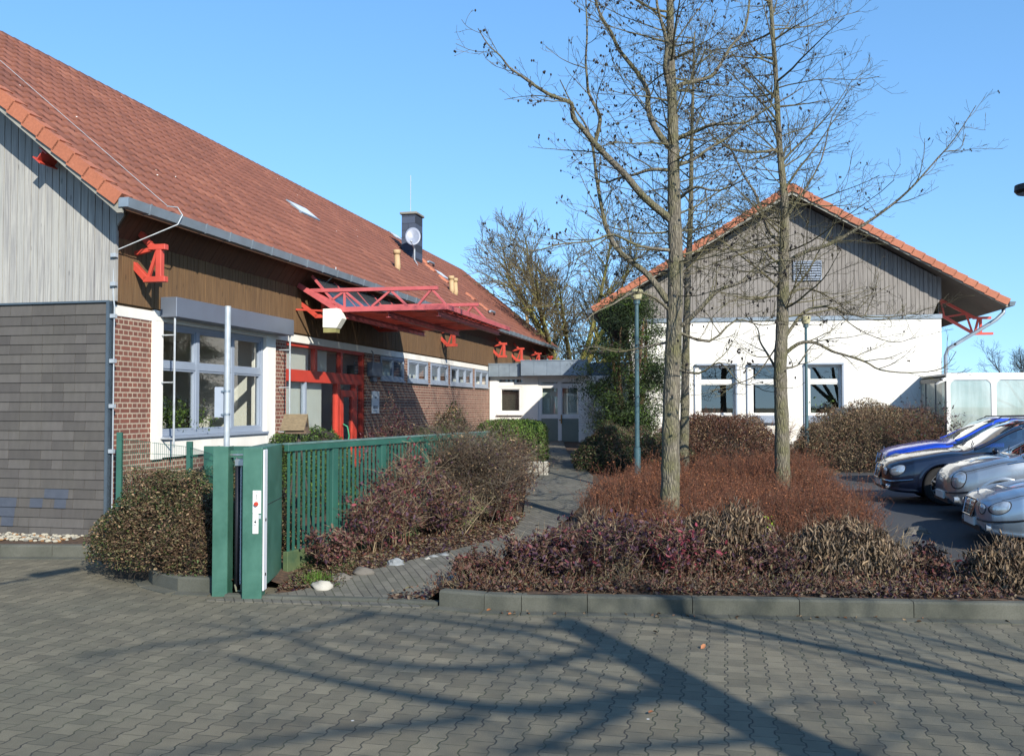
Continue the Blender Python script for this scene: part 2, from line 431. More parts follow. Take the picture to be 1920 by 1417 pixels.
KL=[(-12,13.75),(-7.44,13.63),(-5.9,13.58),(-5.2,12.9),(-4.4,11.5),(-3.95,11.1),(-3.5,11.02)]
KR=[(-.80,10.30),(-.3,10.10),(0.1,10.02),(.8,9.98),(3,9.80),(5.3,9.61),(9,9.4),(16,9.1)]
PL=[atG(*p) for p in [(545,1112),(620,1095),(690,1075),(760,1058),(830,1042),(900,1024),(955,1006),(980,975),(984,945),(985,915),(992,890),(1010,868),(1022,845),(1028,828)]]
PR=[atG(*p) for p in [(830,1122),(890,1085),(940,1058),(985,1030),(1020,1010),(1052,988),(1078,965),(1098,940),(1112,915),(1112,896),(1095,880),(1075,865),(1062,848),(1056,828)]]
PR[0]=Vector((-.86,10.85,0.1))
def in_poly(x,y,P):
    c=False;j=len(P)-1
    for i in range(len(P)):
        if (P[i][1]>y)!=(P[j][1]>y) and x<(P[j][0]-P[i][0])*(y-P[i][1])/(P[j][1]-P[i][1])+P[i][0]:c=not c
        j=i
    return c
PATHP=[(p.x,p.y) for p in PL]+[(p.x,p.y) for p in reversed(PR)]
ENTR=[(-3.3,10.4),(-2.75,11.25),(PL[0].x,PL[0].y),(PL[1].x,PL[1].y),(PL[2].x,PL[2].y),(PL[3].x,PL[3].y),(PR[2].x,PR[2].y),(PR[1].x,PR[1].y),(PR[0].x-.1,PR[0].y),(-1.0,10.2)]
def terrain():
    # bed outline: behind the kerbs; a fine grid, cells kept where the centre lies in a bed
    poly=[(-12,13.7)]+[(x,y+.1) for x,y in KL[1:]]+[(-3.3,11.0),(-2.75,11.2),(-2.7,10.8),(-1.5,10.6)]+[(x,y+.1) for x,y in KR[1:]]+[(16,11.5),(5.45,11.6),(lotx(24.2)+.3,24.2),(17,24.2),(30,60),(30,75),(-30,75),(-30,13.7)]
    s=.25
    xs=np.arange(-30,31,s);ys=np.arange(9,75,s)
    mb=MB();idx={}
    def vid(i,j):
        if (i,j) not in idx:
            x=xs[0]+i*s;y=ys[0]+j*s
            if x<=-3.4:lo=np.interp(x,[k[0] for k in KL],[k[1] for k in KL])+.07
            elif x<-.85:lo=np.interp(x,[-3.4,-2.6,-1.5,-.82],[10.85,10.70,10.58,10.40])
            else:lo=np.interp(x,[k[0] for k in KR],[k[1] for k in KR])+.07
            y=max(y,float(lo))
            z=G(x,y)+.035*noise.noise(Vector((x*1.3,y*1.3,0)))
            idx[(i,j)]=len(mb.v);mb.v.append((x,y,z))
        return idx[(i,j)]
    far=0
    for j in range(len(ys)-1):
        yc=ys[j]+s/2
        for i in range(len(xs)-1):
            xc=xs[i]+s/2
            if in_poly(xc,yc,poly):
                mb.f.append((vid(i,j),vid(i+1,j),vid(i+1,j+1),vid(i,j+1)));mb.m.append(0)
    o=build(mb,'planting_bed',SOIL,smooth=True);tag(o,kind='structure')
    # border ring: fill the ragged edge with a flat skirt right behind each kerb
    mb=MB()
    for K in (KL,KR):
        for a,b in zip(K[:-1],K[1:]):
            mb.add([(a[0],a[1]+.08,.15),(b[0],b[1]+.08,.15),(b[0],b[1]+.55,.16),(a[0],a[1]+.55,.16)],[(0,1,2,3)])
    o=build(mb,'bed_edge',SOIL);tag(o,kind='structure')
terrain()
def path():
    mb=MB();n=len(PL)
    A=[];B=[]
    for i in range(n-1):
        for k in range(4):
            t=k/4;A.append(PL[i].lerp(PL[i+1],t));B.append(PR[i].lerp(PR[i+1],t))
    A.append(PL[-1]);B.append(PR[-1])
    A=[Vector((-3.45,10.585,0)),Vector((-3.45,10.6,0)),Vector((-2.85,10.85,0))]+A;B=[Vector((-1.0,10.235,0)),Vector((-1.0,10.25,0)),Vector((-.95,10.4,0))]+B
    for i,(a,b) in enumerate(zip(A,B)):
        for k in range(9):
            p=a.lerp(b,k/8);z=G(p.x,p.y)+.045
            if p.y<12.5:z=.012+.195*sst((p.y-10.5)/2.0)
            mb.v.append((p.x,p.y,z))
    mb.v[:9]=[(v[0],v[1],-.06) for v in mb.v[:9]]
    for i in range(len(A)-1):
        for k in range(8):
            q=i*9+k;mb.f.append((q,q+1,q+10,q+9));mb.m.append(0)
    o=build(mb,'footpath',PATHM,smooth=False);tag(o,kind='structure')
path()
def kerb(name,K,h=.18,w=.15,L=1.0):
    mb=MB()
    # walk the polyline in stones about a metre long with a thin joint
    for a,b in zip(K[:-1],K[1:]):
        a=Vector((a[0],a[1],0));b=Vector((b[0],b[1],0));d=b-a;n=max(1,round(d.length/L));u=d.normalized();nn=Vector((-u.y,u.x,0))
        if nn.y<0:nn=-nn
        for i in range(n):
            p=a+d*(i/n)+u*.004;q=a+d*((i+1)/n)-u*.004
            prof=[(0,0),(0.0,h-.02),(.025,h),(w,h),(w,-.05),(0,-.05)]
            mb.prism([p+nn*x+Vector((0,0,z)) for x,z in prof],q-p)
    o=build(mb,name,KERB);tag(o,kind='structure');return o
kerb('kerb',KL);kerb('kerb',KR);kerb('flush_kerb',[(-3.3,10.75),(-2.6,10.62),(-1.5,10.50),(-.82,10.31)],h=.045,w=.12)
if 0:kerb('car_park_kerb',[(lotx(12.5)-.05,12.5),(lotx(16)-.05,16),(lotx(20),20),(lotx(24),24.)],h=.5,w=.1)
# flat gutter course of small blocks in front of the kerb
def gutter_course():
    mb=MB()
    for K in (KL,KR):
        for a,b in zip(K[:-1],K[1:]):
            a=Vector((a[0],a[1],0));b=Vector((b[0],b[1],0));d=b-a;n=max(1,round(d.length/.25));u=d.normalized();nn=Vector((-u.y,u.x,0))
            if nn.y<0:nn=-nn
            for i in range(n):
                p=a+d*(i/n)+u*.003-nn*.155;q=a+d*((i+1)/n)-u*.003-nn*.155
                mb.prism([p+Vector((0,0,-.02)),p+Vector((0,0,.012)),p+nn*.15+Vector((0,0,.018)),p+nn*.15+Vector((0,0,-.02))],q-p)
    o=build(mb,'gutter_course',KERB);tag(o,kind='structure')
gutter_course()

# ---------------- planes for walls ----------------
def wb(mb,P,u0,u1,v0,v1,w0,w1,m=0):
    """P=('x',base): a wall facing +x, u=y, w outward;  P=('y',base): facing -y, u=x"""
    if P[0]=='x': mb.box(P[1]+w0,P[1]+w1,u0,u1,v0,v1,m)
    else: mb.box(u0,u1,P[1]-w1,P[1]-w0,v0,v1,m)
def wall_holes(mb,P,u0,u1,v0,v1,w0,w1,holes,m=0):
    us=sorted(set([u0,u1]+[h[0] for h in holes]+[h[1] for h in holes]));us=[u for u in us if u0<=u<=u1]
    for a,b in zip(us[:-1],us[1:]):
        c=(a+b)/2;hs=sorted([(h[2],h[3]) for h in holes if h[0]<=c<=h[1]]);z=v0
        for h0,h1 in hs:
            if h0>z:wb(mb,P,a,b,z,h0,w0,w1,m)
            z=max(z,h1)
        if z<v1:wb(mb,P,a,b,z,v1,w0,w1,m)
def window(parent,P,u0,u1,v0,v1,cuts_u=(),cuts_v=(),fw=.06,w=(-.10,-.02),frame=FRAMEG,pane=GLASS,sash=True,name='window',sill=None,outer=None,label=None):
    mb=MB();of=outer or fw
    us=[u0]+list(cuts_u)+[u1];vs=[v0]+list(cuts_v)+[v1]
    wb(mb,P,u0,u1,v0,v0+of,*w);wb(mb,P,u0,u1,v1-of,v1,*w)
    wb(mb,P,u0,u0+of,v0+of,v1-of,*w);wb(mb,P,u1-of,u1,v0+of,v1-of,*w)
    w2=(w[0]+.004,w[1]-.004)
    for c in cuts_u:wb(mb,P,c-fw/2,c+fw/2,v0+of,v1-of,*w2)
    w3=(w[0]+.008,w[1]-.008)
    for c in cuts_v:wb(mb,P,u0+of,u1-of,c-fw/2,c+fw/2,*w3)
    if sash:
        for i in range(len(us)-1):
            for j in range(len(vs)-1):
                a=us[i]+(of if i==0 else fw/2);b=us[i+1]-(of if i==len(us)-2 else fw/2)
                c=vs[j]+(of if j==0 else fw/2);d=vs[j+1]-(of if j==len(vs)-2 else fw/2);t=.035
                q=(w[0]+.02,w[1]-.022)
                wb(mb,P,a,b,c,c+t,*q);wb(mb,P,a,b,d-t,d,*q);wb(mb,P,a,a+t,c+t,d-t,*q);wb(mb,P,b-t,b,c+t,d-t,*q)
    o=build(mb,name,frame,parent,bevel=.004)
    if label:o['label']=label
    mg=MB();wm=(w[0]+w[1])/2-.012
    wb(mg,P,u0+of,u1-of,v0+of,v1-of,wm-.004,wm+.002)
    build(mg,'pane',pane,o)
    if sill:
        ms=MB();wb(ms,P,u0-.03,u1+.03,v0-.05,v0-.002,w[0],sill);build(ms,'sill',frame,o,bevel=.004)
    return o
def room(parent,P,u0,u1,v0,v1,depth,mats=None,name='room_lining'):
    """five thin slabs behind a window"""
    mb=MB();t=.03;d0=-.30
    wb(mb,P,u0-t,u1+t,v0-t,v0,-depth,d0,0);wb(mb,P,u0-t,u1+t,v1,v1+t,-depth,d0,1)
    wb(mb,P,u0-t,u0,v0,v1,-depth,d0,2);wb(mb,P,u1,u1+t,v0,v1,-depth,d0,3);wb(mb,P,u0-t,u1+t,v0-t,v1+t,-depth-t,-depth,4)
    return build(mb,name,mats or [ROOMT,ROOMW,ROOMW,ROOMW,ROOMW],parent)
# ---------------- left school building ----------------
P0=atZ(203,1012,.12);P0.z=0
B=Frame(P0,A1)
S=thing('school_building','long brick and timber building with red tiled roof on the left','building',P0,-A1)
PX=('x',0.0);PY=('y',0.0)
SL=.815;ZG=5.30;EO=.5;PRIDGE=-4.9;ZR=ZG+SL*(EO-PRIDGE);VE=-.52;SEND=36.6
def rz(p,off=0.):  # roof surface height at local x
    return ZR-SL*abs(p-PRIDGE)+off
LT=3.79            # top of white lintel
# brick, lintels, openings
W1=(1.33,5.0,1.72,3.63)
small=[(11.68,13.6),(13.98,15.9),(16.23,18.15),(18.47,21.35),(21.74,23.75)]
RE=(5.97,10.6,.6,3.64)
mb=MB()
holes=[(W1[0],W1[1],W1[2]-.1,9),RE[:3]+(9,)]+[(a,b,2.94,9) for a,b in small]
wall_holes(mb,PX,.0,1.06,0,3.62,-.3,0,[]);wall_holes(mb,PX,5.5,23.9,0,3.62,-.3,0,[RE]+[(a,b,2.94,9) for a,b in small])
wb(mb,PX,1.06,5.5,0,1.30,-.3,0)
wb(mb,PX,23.9,36.4,0,3.62,-.3,0)
build(mb,'brick_wall',BRICK,S)
mb=MB()   # white rendered lintel band and the white surround of the large window
wb(mb,PX,-.005,1.06,3.62,LT,-.3,.012);wb(mb,PX,5.4,36.4,3.62,LT,-.3,.012)
wb(mb,PX,1.06,5.4,3.63,LT+.02,-.3,.05)
wb(mb,PX,1.06,W1[0],1.30,3.63,-.3,.05);wb(mb,PX,W1[1],5.4,1.42,3.63,-.3,.05);wb(mb,PX,W1[0],W1[1],1.32,1.66,-.3,.05)
wb(mb,PX,5.4,5.5,0,3.62,-.3,-.02)
build(mb,'white_lintel',WHITE,S,bevel=.006)
window(S,PX,W1[0],W1[1],W1[2]-.04,W1[3],cuts_u=(2.53,3.78),cuts_v=(2.90,),fw=.11,outer=.09,w=(-.14,-.03),sill=.10)
room(S,PX,.9,5.4,.8,3.6,3.4,[ROOMT,ROOMW,ROOMW,ROOMW,ROOMT])
mb=MB()   # tan partition and white cupboard seen inside
wb(mb,PX,2.95,3.0,.83,2.9,-3.2,-1.5,0);wb(mb,PX,3.05,3.8,.83,2.35,-1.9,-1.5,1)
wb(mb,PX,1.36,4.98,1.58,1.62,-.75,-.30,1)
build(mb,'interior_shelf',[ROOMT,ROOMW],S)
# roller shutter box, guide rails
mb=MB();wb(mb,PX,1.22,5.62,3.70,4.04,.052,.36);build(mb,'shutter_box',SHUT,S,bevel=.01)
for u in (1.27,5.55):
    mb=MB();mb.tube([(.30,u,3.7),(.30,u,1.5)],.018,8)
    for z in (3.4,2.6,1.65):mb.bar((.05,u,z),(.30,u,z),.015,.02)
    build(mb,'shutter_rail',GALV,S)
# red entrance
fr=[]
r=window(S,PX,RE[0],RE[1],RE[2],RE[3],cuts_u=(),cuts_v=(),fw=.1,w=(-.16,-.04),frame=REDW,pane=GLASS,sash=False,name='entrance_frame')
mb=MB();q=(-.155,-.045)
wb(mb,PX,6.07,10.5,2.75,3.02,*q)
for u in (7.62,9.12):wb(mb,PX,u-.06,u+.06,2.90,3.54,-.158,-.042)
wb(mb,PX,7.05,7.13,1.5,2.75,-.15,-.05,1);wb(mb,PX,8.86,9.02,.7,2.75,-.158,-.035);wb(mb,PX,10.0,10.12,.7,2.75,-.158,-.035)
wb(mb,PX,6.07,8.86,1.25,1.5,*q)
build(mb,'transom',[REDW,FRAMEG],r,bevel=.004)
mb=MB()
q=(-.13,-.03);wb(mb,PX,9.04,9.22,.72,2.6,*q);wb(mb,PX,9.80,9.98,.72,2.6,*q);wb(mb,PX,9.22,9.80,2.43,2.6,*q);wb(mb,PX,9.22,9.80,.72,.95,*q)
dr=build(mb,'door',REDW,S,bevel=.004);dr['label']='red framed glass entrance door'
mb=MB();wb(mb,PX,9.22,9.80,.95,2.43,-.09,-.08);build(mb,'pane',GLASSD,dr)
mb=MB();mb.tube([(.0,9.12,1.15),(.10,9.16,1.22),(.13,9.2,1.45),(.10,9.16,1.68),(.0,9.12,1.75)],.018,8);build(mb,'handle',mat('green_handle','#2f8f6a',.4),dr,smooth=True)
mb=MB();wb(mb,PX,8.1,8.75,1.33,1.43,-.045,-.03);build(mb,'nameplate',mat('blue_plate','#23385f',.4),r)
room(S,PX,5.95,10.65,.6,3.6,3.0,[CONC,ROOMW,ROOMW,mat('hall_wall','#5a5a55',.9),mat('hall_wall','#5a5a55',.9)])
mb=MB()
wb(mb,PX,6.05,8.3,1.5,2.76,-.24,-.22);wb(mb,PX,6.05,7.55,3.0,3.56,-.24,-.22);wb(mb,PX,7.7,8.6,3.0,3.56,-.24,-.22)
build(mb,'curtain',mat('pale_reflection_blind','#c9cec9',.9,.05,2.),S)  # blinds made paler in colour to stand in for grey reflections in the glass
# small windows
for i,(a,b) in enumerate(small):
    n=3 if i==3 else 2
    cu=tuple(a+(b-a)*k/n for k in range(1,n))
    window(S,PX,a,b,2.94,3.60,cuts_u=cu,fw=.10,outer=.08,w=(-.06,.03),pane=GLASS,sill=.07)
mb=MB();wb(mb,PX,11.65,23.8,2.98,3.50,-.34,-.32);build(mb,'curtain',mat('white_curtain','#e2e6e2',.9,.12,1.5,stretch=(9,9,.6)),S)
room(S,PX,11.6,23.85,2.0,3.6,2.2,[CONC,ROOMW,ROOMW,ROOMW,ROOMW])
mb=MB();wb(mb,PX,10.72,11.45,3.0,3.38,.0,.16);wb(mb,PX,10.95,11.2,2.86,3.0,.0,.1);mb.tube([(.08,10.95,3.38),(.08,10.95,3.62),(.03,10.95,3.7)],.015,6)
build(mb,'meter_box',SHUT,S,bevel=.01)
# ---- timber band on the facade and the slanted boards above
def boards_x(mb,s0,s1,z0,z1,x0,t,wd=.12,rnd=random):
    s=s0
    while s<s1-1e-4:
        e=min(s+wd-.011,s1);d=rnd.uniform(0,.006)
        mb.box(x0,x0+t+d,s,e,z0,z1);s+=wd
mb=MB();boards_x(mb,0.0,36.4,LT+.04,4.86,.0,.035)
mb.box(-.2,.0,-.0,36.4,LT,4.86)
build(mb,'timber_band',BROWNBOARD,S)
mb=MB();s=0.0
while s<36.3:
    a=(.0,s,4.84);b=(.36,s,5.32)
    d=random.uniform(0,.006)
    mb.prism([(.02+d,s,4.84),(.36+d,s,5.31),(.32,s,5.34),(-.02,s,4.87)],(0,.114,0));s+=.12
build(mb,'soffit',SOFFITB,S)
# ---- gable: slate below, grey boards above
mb=MB();mb.box(-9.8,-.02,.02,.3,0,3.80);
def gp(x0,x1,z0):  # gable quad-prism with sloped top
    pass
mb.prism([(-9.8,.02,3.8),(-.02,.02,3.8),(-.02,.02,4.86),(.32,.02,5.30),(PRIDGE,.02,ZR-.22),(-10.1,.02,5.3),(-9.8,.02,4.86)],(0,.2,0))
mb.box(-9.8,-.3,36.2,36.4,0,4.8);mb.prism([(-9.8,36.2,4.8),(-.02,36.2,4.8),(.32,36.2,5.30),(PRIDGE,36.2,ZR-.22),(-10.1,36.2,5.3)],(0,.2,0))
mb.box(-9.8,-9.6,.3,36.2,0,4.8)
build(mb,'inner_wall',mat('backing_boards','#3a332c',.9),S)
mb=MB();x=.36
while x>-6.4:
    x1=x-.118;d=random.uniform(0,.012)
    def top(q):return min(rz(q)-.20, 99)
    def bot(q):return 3.84 if q<.001 else 4.86+(q)*1.25
    if x1<-.0:
        z0=z1=3.84
    else:
        z0=4.88+x*1.25;z1=4.88+x1*1.25
    y=-.035-d
    xx=min(x,.34)
    if top(xx)>z0:
        mb.prism([(x1,y,z1),(xx,y,z0),(xx,y,top(xx)),(x1,y,top(x1))],(0,.055+d,0))
    x-=.130
build(mb,'gable_boards',GREYBOARD,S)
# slates
mb=MB();rowh=.152;nrow=24;z=.14
rr=random.Random(3)
blue={(3,-1.40,-.95),}
for r_ in range(nrow):
    z0=.14+r_*rowh;x=-.02-(rr.random()*.2)
    zt=z0+rowh*1.25 if z0+rowh*1.25<3.83 else 3.83
    xr=-.02
    while xr>-6.4:
        wd=rr.choice([.2,.2,.4,.4,.4,.6]);xl=xr-wd
        mb.add([(xl+.003,-.034,z0),(xr-.003,-.034,z0),(xr-.003,-.014,zt),(xl+.003,-.014,zt),(xl+.003,.02,z0),(xr-.003,.02,z0),(xr-.003,.02,zt),(xl+.003,.02,zt)],
           [(0,1,2,3),(0,4,5,1),(1,5,6,2),(2,6,7,3),(3,7,4,0)])
        xr=xl
build(mb,'slate_cladding',SLATE,S)
for (px0,px1,row) in [(85,130,4),(58,82,3),(104,126,3),(0,33,3),(0,30,2),(5,28,1)]:
    mb=MB();xa=B.front(px0,970)[0];xb=B.front(px1,970)[0];z0=.14+row*rowh
    mb.add([(xa,-.040,z0),(xb,-.040,z0),(xb,-.022,z0+rowh),(xa,-.022,z0+rowh),(xa,-.02,z0),(xb,-.02,z0)],[(0,1,2,3),(0,4,5,1)])
    build(mb,'replaced_slate',SLATEB,S)
for z0_,z1_ in ((3.82,3.85),(.06,.13)):
    mb=MB();mb.box(-6.5,-.0,-.05,-.0,z0_,z1_);build(mb,'trim_strip',ZINCD,S)
mb=MB();mb.box(-.05,.05,-.055,.0,.0,3.83);mb.box(.0,.05,-.055,.03,0.,3.83);build(mb,'corner_trim',ZINCD,S)
# ---- roof
def tiled(name,parent,s0,s1,pe,pr,ze,slope,sgn,mt,cw=.30,ch=.335,extra_mat=None,edge=0,hole=None):
    """curved clay tiles laid in rows on one roof slope; sgn=+1 eave towards +x"""
    run=abs(pe-pr);Ls=run*math.sqrt(1+slope*slope);nr=int(round(Ls/ch));ch=Ls/nr
    nc=int(round((s1-s0)/cw));cw=(s1-s0)/nc;U=8
    prof=[0,.012,.03,.036,.028,.010,.0,-.002]
    ux=Vector((-sgn,0,slope)).normalized();nm=Vector((sgn*slope,0,1)).normalized();e0=Vector((pe,s0,ze))
    vs=[];fs=[];uv=[]
    nu=nc*U+1
    for r in range(nr):
        base=len(vs)
        for (t,h) in ((-.03,.034),(-.03,.0),) if 0 else ((-.04,.012),(-.03,.040),(ch*.5,.024),(ch+.0,.004)):
            pass
        rows=[(-.03,.008),(-.03,.040),(ch*.55,.022),(ch,.006)]
        for (t,h) in rows:
            for i in range(nu):
                c=i/U;k=i%U
                jit=.004*noise.noise(Vector((math.floor(c)*3.7,r*5.1,0.5)))
                hh=prof[k]+h+jit
                if t==-.03 and h<.01: hh=h-.01
                p=e0+ux*(r*ch+t)+nm*hh+Vector((0,c*cw,0));vs.append(tuple(p))
        for q in range(3):
            for i in range(nu-1):
                a=base+q*nu+i;f=(a,a+1,a+nu+1,a+nu)
                if sgn<0:f=(a,a+nu,a+nu+1,a+1)
                fs.append(f)
                cc=(i+.5)/U;uv.append((cc,r+.2+.2*q))
    me=bpy.data.meshes.new(name);me.from_pydata(vs,[],fs);me.materials.append(mt)
    ul=me.uv_layers.new(name='tile');dat=np.repeat(np.array(uv,dtype=np.float32),4,axis=0).ravel();ul.data.foreach_set('uv',dat)
    me.polygons.foreach_set('use_smooth',[True]*len(fs));me.update()
    o=bpy.data.objects.new(name,me);COL.objects.link(o);o.parent=parent
    return o
roof=tiled('roof_tiles',S,VE,SEND+.4,EO+.04,PRIDGE,ZG+.02,SL,1,TILE)
mb=MB();mb.prism([(EO,VE+.02,ZG-.03),(PRIDGE,VE+.02,ZR-.03),(-10.3,VE+.02,ZG-.03),(-10.3,VE+.02,ZG-.16),(PRIDGE,VE+.02,ZR-.18),(EO,VE+.02,ZG-.14)],(0,SEND-VE+.3,0))
build(mb,'roof_deck',SOFFITB,S)
mb=MB();L=math.hypot(EO-PRIDGE,ZR-ZG);n=int(L/.335)
for i in range(n+1):   # bright verge tiles with a folded edge
    t0=i*L/n;t1=t0+L/n+.03
    def rp(t,y,h):
        f=t/L;return (EO+.04+(PRIDGE-EO)*f+h*SL/1.29,y,ZG+.02+(ZR-ZG)*f+h/1.29)
    y0=VE-.07;y1=VE+.20
    mb.add([rp(t0,y0,.075),rp(t0,y1,.075),rp(t1,y1,.045),rp(t1,y0,.045),rp(t0,y0,-.13),rp(t1,y0,-.16),rp(t0,y1,.03),rp(t0,y0+.02,-.1)],[(0,1,2,3),(0,3,5,4),(0,4,7,6,1)])
o=build(mb,'verge_tiles',TILEO,roof)
mb=MB();s=VE-.05
while s<SEND+.4:
    n=6;vs=[];
    for k,(yy,rr_) in enumerate(((s-.0,.15),(s+.36,.135))):
        for j in range(n+1):
            t=math.pi*j/n;vs.append((PRIDGE+rr_*1.05*math.cos(t),yy,ZR-.045+rr_*.85*math.sin(t)))
    mb.add(vs,[(j,j+1,n+2+j,n+1+j) for j in range(n)]+[tuple(range(n+1))]);s+=.33
build(mb,'ridge_tiles',TILER,roof)
# bargeboards
mb=MB()
for sg,(x0,z0) in ((1,(EO+.05,ZG-.05)),):
    mb.prism([(EO+.06,VE-.03,ZG-.02),(PRIDGE,VE-.03,ZR-.02),(PRIDGE,VE-.03,ZR-.26),(EO-.02,VE-.03,ZG-.20),(EO+.06,VE-.03,ZG-.2)],(0,.04,0))
    mb.prism([(-10.3,VE-.03,ZG-.02),(-10.3,VE-.03,ZG-.2),(PRIDGE,VE-.03,ZR-.26),(PRIDGE,VE-.03,ZR-.02)],(0,.04,0))
build(mb,'bargeboard',FASC,S)
# rear slope
tiled('roof_tiles',S,VE,SEND+.4,-10.3,PRIDGE,ZG+.02,SL,-1,TILE,cw=.6,ch=.7)
# gutter
mb=MB()
pr_=[(EO+.02,ZG-.12),(EO+.16,ZG-.12),(EO+.19,ZG+.02),(EO+.175,ZG+.02),(EO+.15,ZG-.10),(EO+.03,ZG-.10)]
mb.prism([(x,VE-.05,z) for x,z in pr_],(0,SEND-VE+.3,0));mb.box(EO+.02,EO+.185,VE-.055,VE-.045,ZG-.12,ZG+.02)
mb.prism([(EO+.02,SEND+.24,ZG-.12),(EO+.16,SEND+.24,ZG-.12),(EO+.185,SEND+.24,ZG+.02),(EO+.02,SEND+.24,ZG+.02)],(0,.01,0))
s=VE+.5
while s<SEND:
    mb.prism([(EO+.01,s,ZG-.135),(EO+.17,s,ZG-.135),(EO+.205,s,ZG+.03),(EO+.19,s,ZG+.03),(EO+.165,s,ZG-.12)],(0,.03,0));s+=.8
build(mb,'gutter',ZINC,S)
mb=MB();mb.tube([(EO+.1,SEND+.1,ZG-.1),(EO+.08,SEND+.1,ZG-.4),(.12,SEND+.05,ZG-1.2),(.12,SEND+.05,.5)],.05,10);build(mb,'downpipe',ZINC,S,smooth=True)
# red truss ends
def bracket(parent,s,k=1.):
    mb=MB();w=.09
    def P(p,z):return (p,s,z)
    mb.bar(P(-.1,4.60),P(.25,4.25),.11,.10);mb.bar(P(.21,4.24),P(.60,4.24),.11,.09)
    mb.bar(P(.48,4.28),P(.48,4.72),.10,.10,up=(1,0,0));mb.bar(P(.28,4.28),P(.44,4.72),.06,.05,up=(1,0,0))
    mb.bar(P(.30,4.76),P(.60,4.76),.11,.09);mb.bar(P(.05,5.08),P(.33,4.78),.10,.09);mb.bar(P(-.05,4.66),P(.32,4.73),.07,.07)
    return build(mb,'roof_bracket',RED,parent,bevel=.006)
for s in (.55,17.3,24.6,28.0,32.0,35.2):bracket(S,s)
for s,(pa,pb) in ((.0,(-1.45,0)),):   # purlin ends under the verge
    mb=MB();x,z=-.98,rz(-.98)-.42
    a=Vector((x,.1,z));
    for off,wd,th in ((-.09,.17,.02),(.09,.17,.02)):
        mb.bar(Vector((x+off*.63,-.44,z+off*.77)),Vector((x+off*.63,.1,z+off*.77)),wd,th,up=(.63,0,.77))
    mb.bar((x,-.44,z),(x,.1,z),.016,.17,up=(.63,0,.77))
    build(mb,'purlin_end',RED,S)
# canopy
CP=thing  # keep a short alias free
C0,C1,CX0,CX1,CZ,CT=6.45,12.3,.85,3.5,4.33,4.75
cn=MB()
fmb=MB()
def canopy():
    mb=MB()
    for s in (C0,):
        mb.bar((-.05,s,4.97),(CX0+.15,s,4.33),.12,.11)
    for s in (C0,C0+3.4):
        mb.bar((.95,s,CZ),(CX1+.05,s,CZ),.09,.11);mb.bar((.35,s,CT+.02),(3.32,s,CT),.09,.08)
        mb.bar((.35,s,CT+.02),(1.15,s,CZ+.04),.06,.06)
        z0=CZ+.05;z1=CT-.04
        for a,b in ((1.35,.0),):pass
        pts=[(1.15,z0),(1.45,z1),(1.85,z0),(2.35,z1),(2.42,z1),(2.85,z0),(3.15,z1),(3.45,z0)]
        mb.bar((.75,s,z0+.1),(1.12,s,z1),.05,.05);mb.bar((1.16,s,z1),(1.16,s,z0),.05,.05,up=(1,0,0));mb.bar((1.2,s,z1),(1.6,s,z0),.05,.05)
        mb.bar((1.8,s,z0),(2.22,s,z1),.05,.05);mb.bar((2.26,s,z1),(2.62,s,z0),.05,.05)
        mb.bar((2.86,s,z0),(3.16,s,z1),.05,.05);mb.bar((3.2,s,z1),(3.5,s,z0),.05,.05)
    o=build(mb,'entrance_canopy',REDF,S,bevel=.004);o['label']='faded red steel lattice canopy over the entrance'
    mb=MB()
    for x in (1.15,2.15,3.30):
        mb.bar((x,C0+.1,CZ-.12),(x,C1-.2,CZ-.12),.012,.12)
        mb.bar((x,C0+.1,CZ-.06),(x,C1-.2,CZ-.06),.10,.012);mb.bar((x,C0+.1,CZ-.18),(x,C1-.2,CZ-.18),.10,.012)
    mb.bar((CX1+.02,C0,CZ),(CX1+.02,C1+.1,CZ),.07,.11)
    build(mb,'beam',REDF,o,bevel=.003)
    mb=MB();s=C0+.15
    while s<C1-.1:
        mb.bar((1.0,s,CZ-.02),(3.45,s,CZ-.02),.06,.05);s+=.40
    build(mb,'slats',RED,o)
    mb=MB();mb.prism([(.95,C0+.05,CZ+.035),(3.45,C0+.05,CZ+.035),(3.45,C0+.05,CZ+.05),(.95,C0+.05,CZ+.05)],(0,C1-C0-.1,0))
    build(mb,'glazing',glass('canopy_glass',(.38,.40,.40),.08),o)
    mb=MB()
    for i in range(5):
        s=C0+.05+i*1.2;mb.prism([(.42,s,5.06),(1.02,s,CZ+.07),(1.02,s,CZ+.09),(.42,s,5.08)],(0,1.13,0),0)
    build(mb,'sloping_glazing',mat('dark_glazing','#3d4347',.15,.1),o)
    for i in range(6):
        mb=MB();s=C0+.0+i*1.2;mb.bar((.38,s,5.1),(1.02,s,CZ+.06),.05,.05);build(mb,'glazing_bar',REDF,o)
    for s in (6.6,10.55):
        mb=MB();mb.bar((-.1,s+.1,4.60),(.4,s+.1,4.22),.11,.10);mb.bar((.36,s+.1,4.22),(.9,s+.1,4.22),.11,.09);mb.bar((.55,s+.1,4.26),(.55,s+.1,4.75),.09,.09,up=(1,0,0))
        build(mb,'roof_bracket',RED,S,bevel=.006)
canopy()
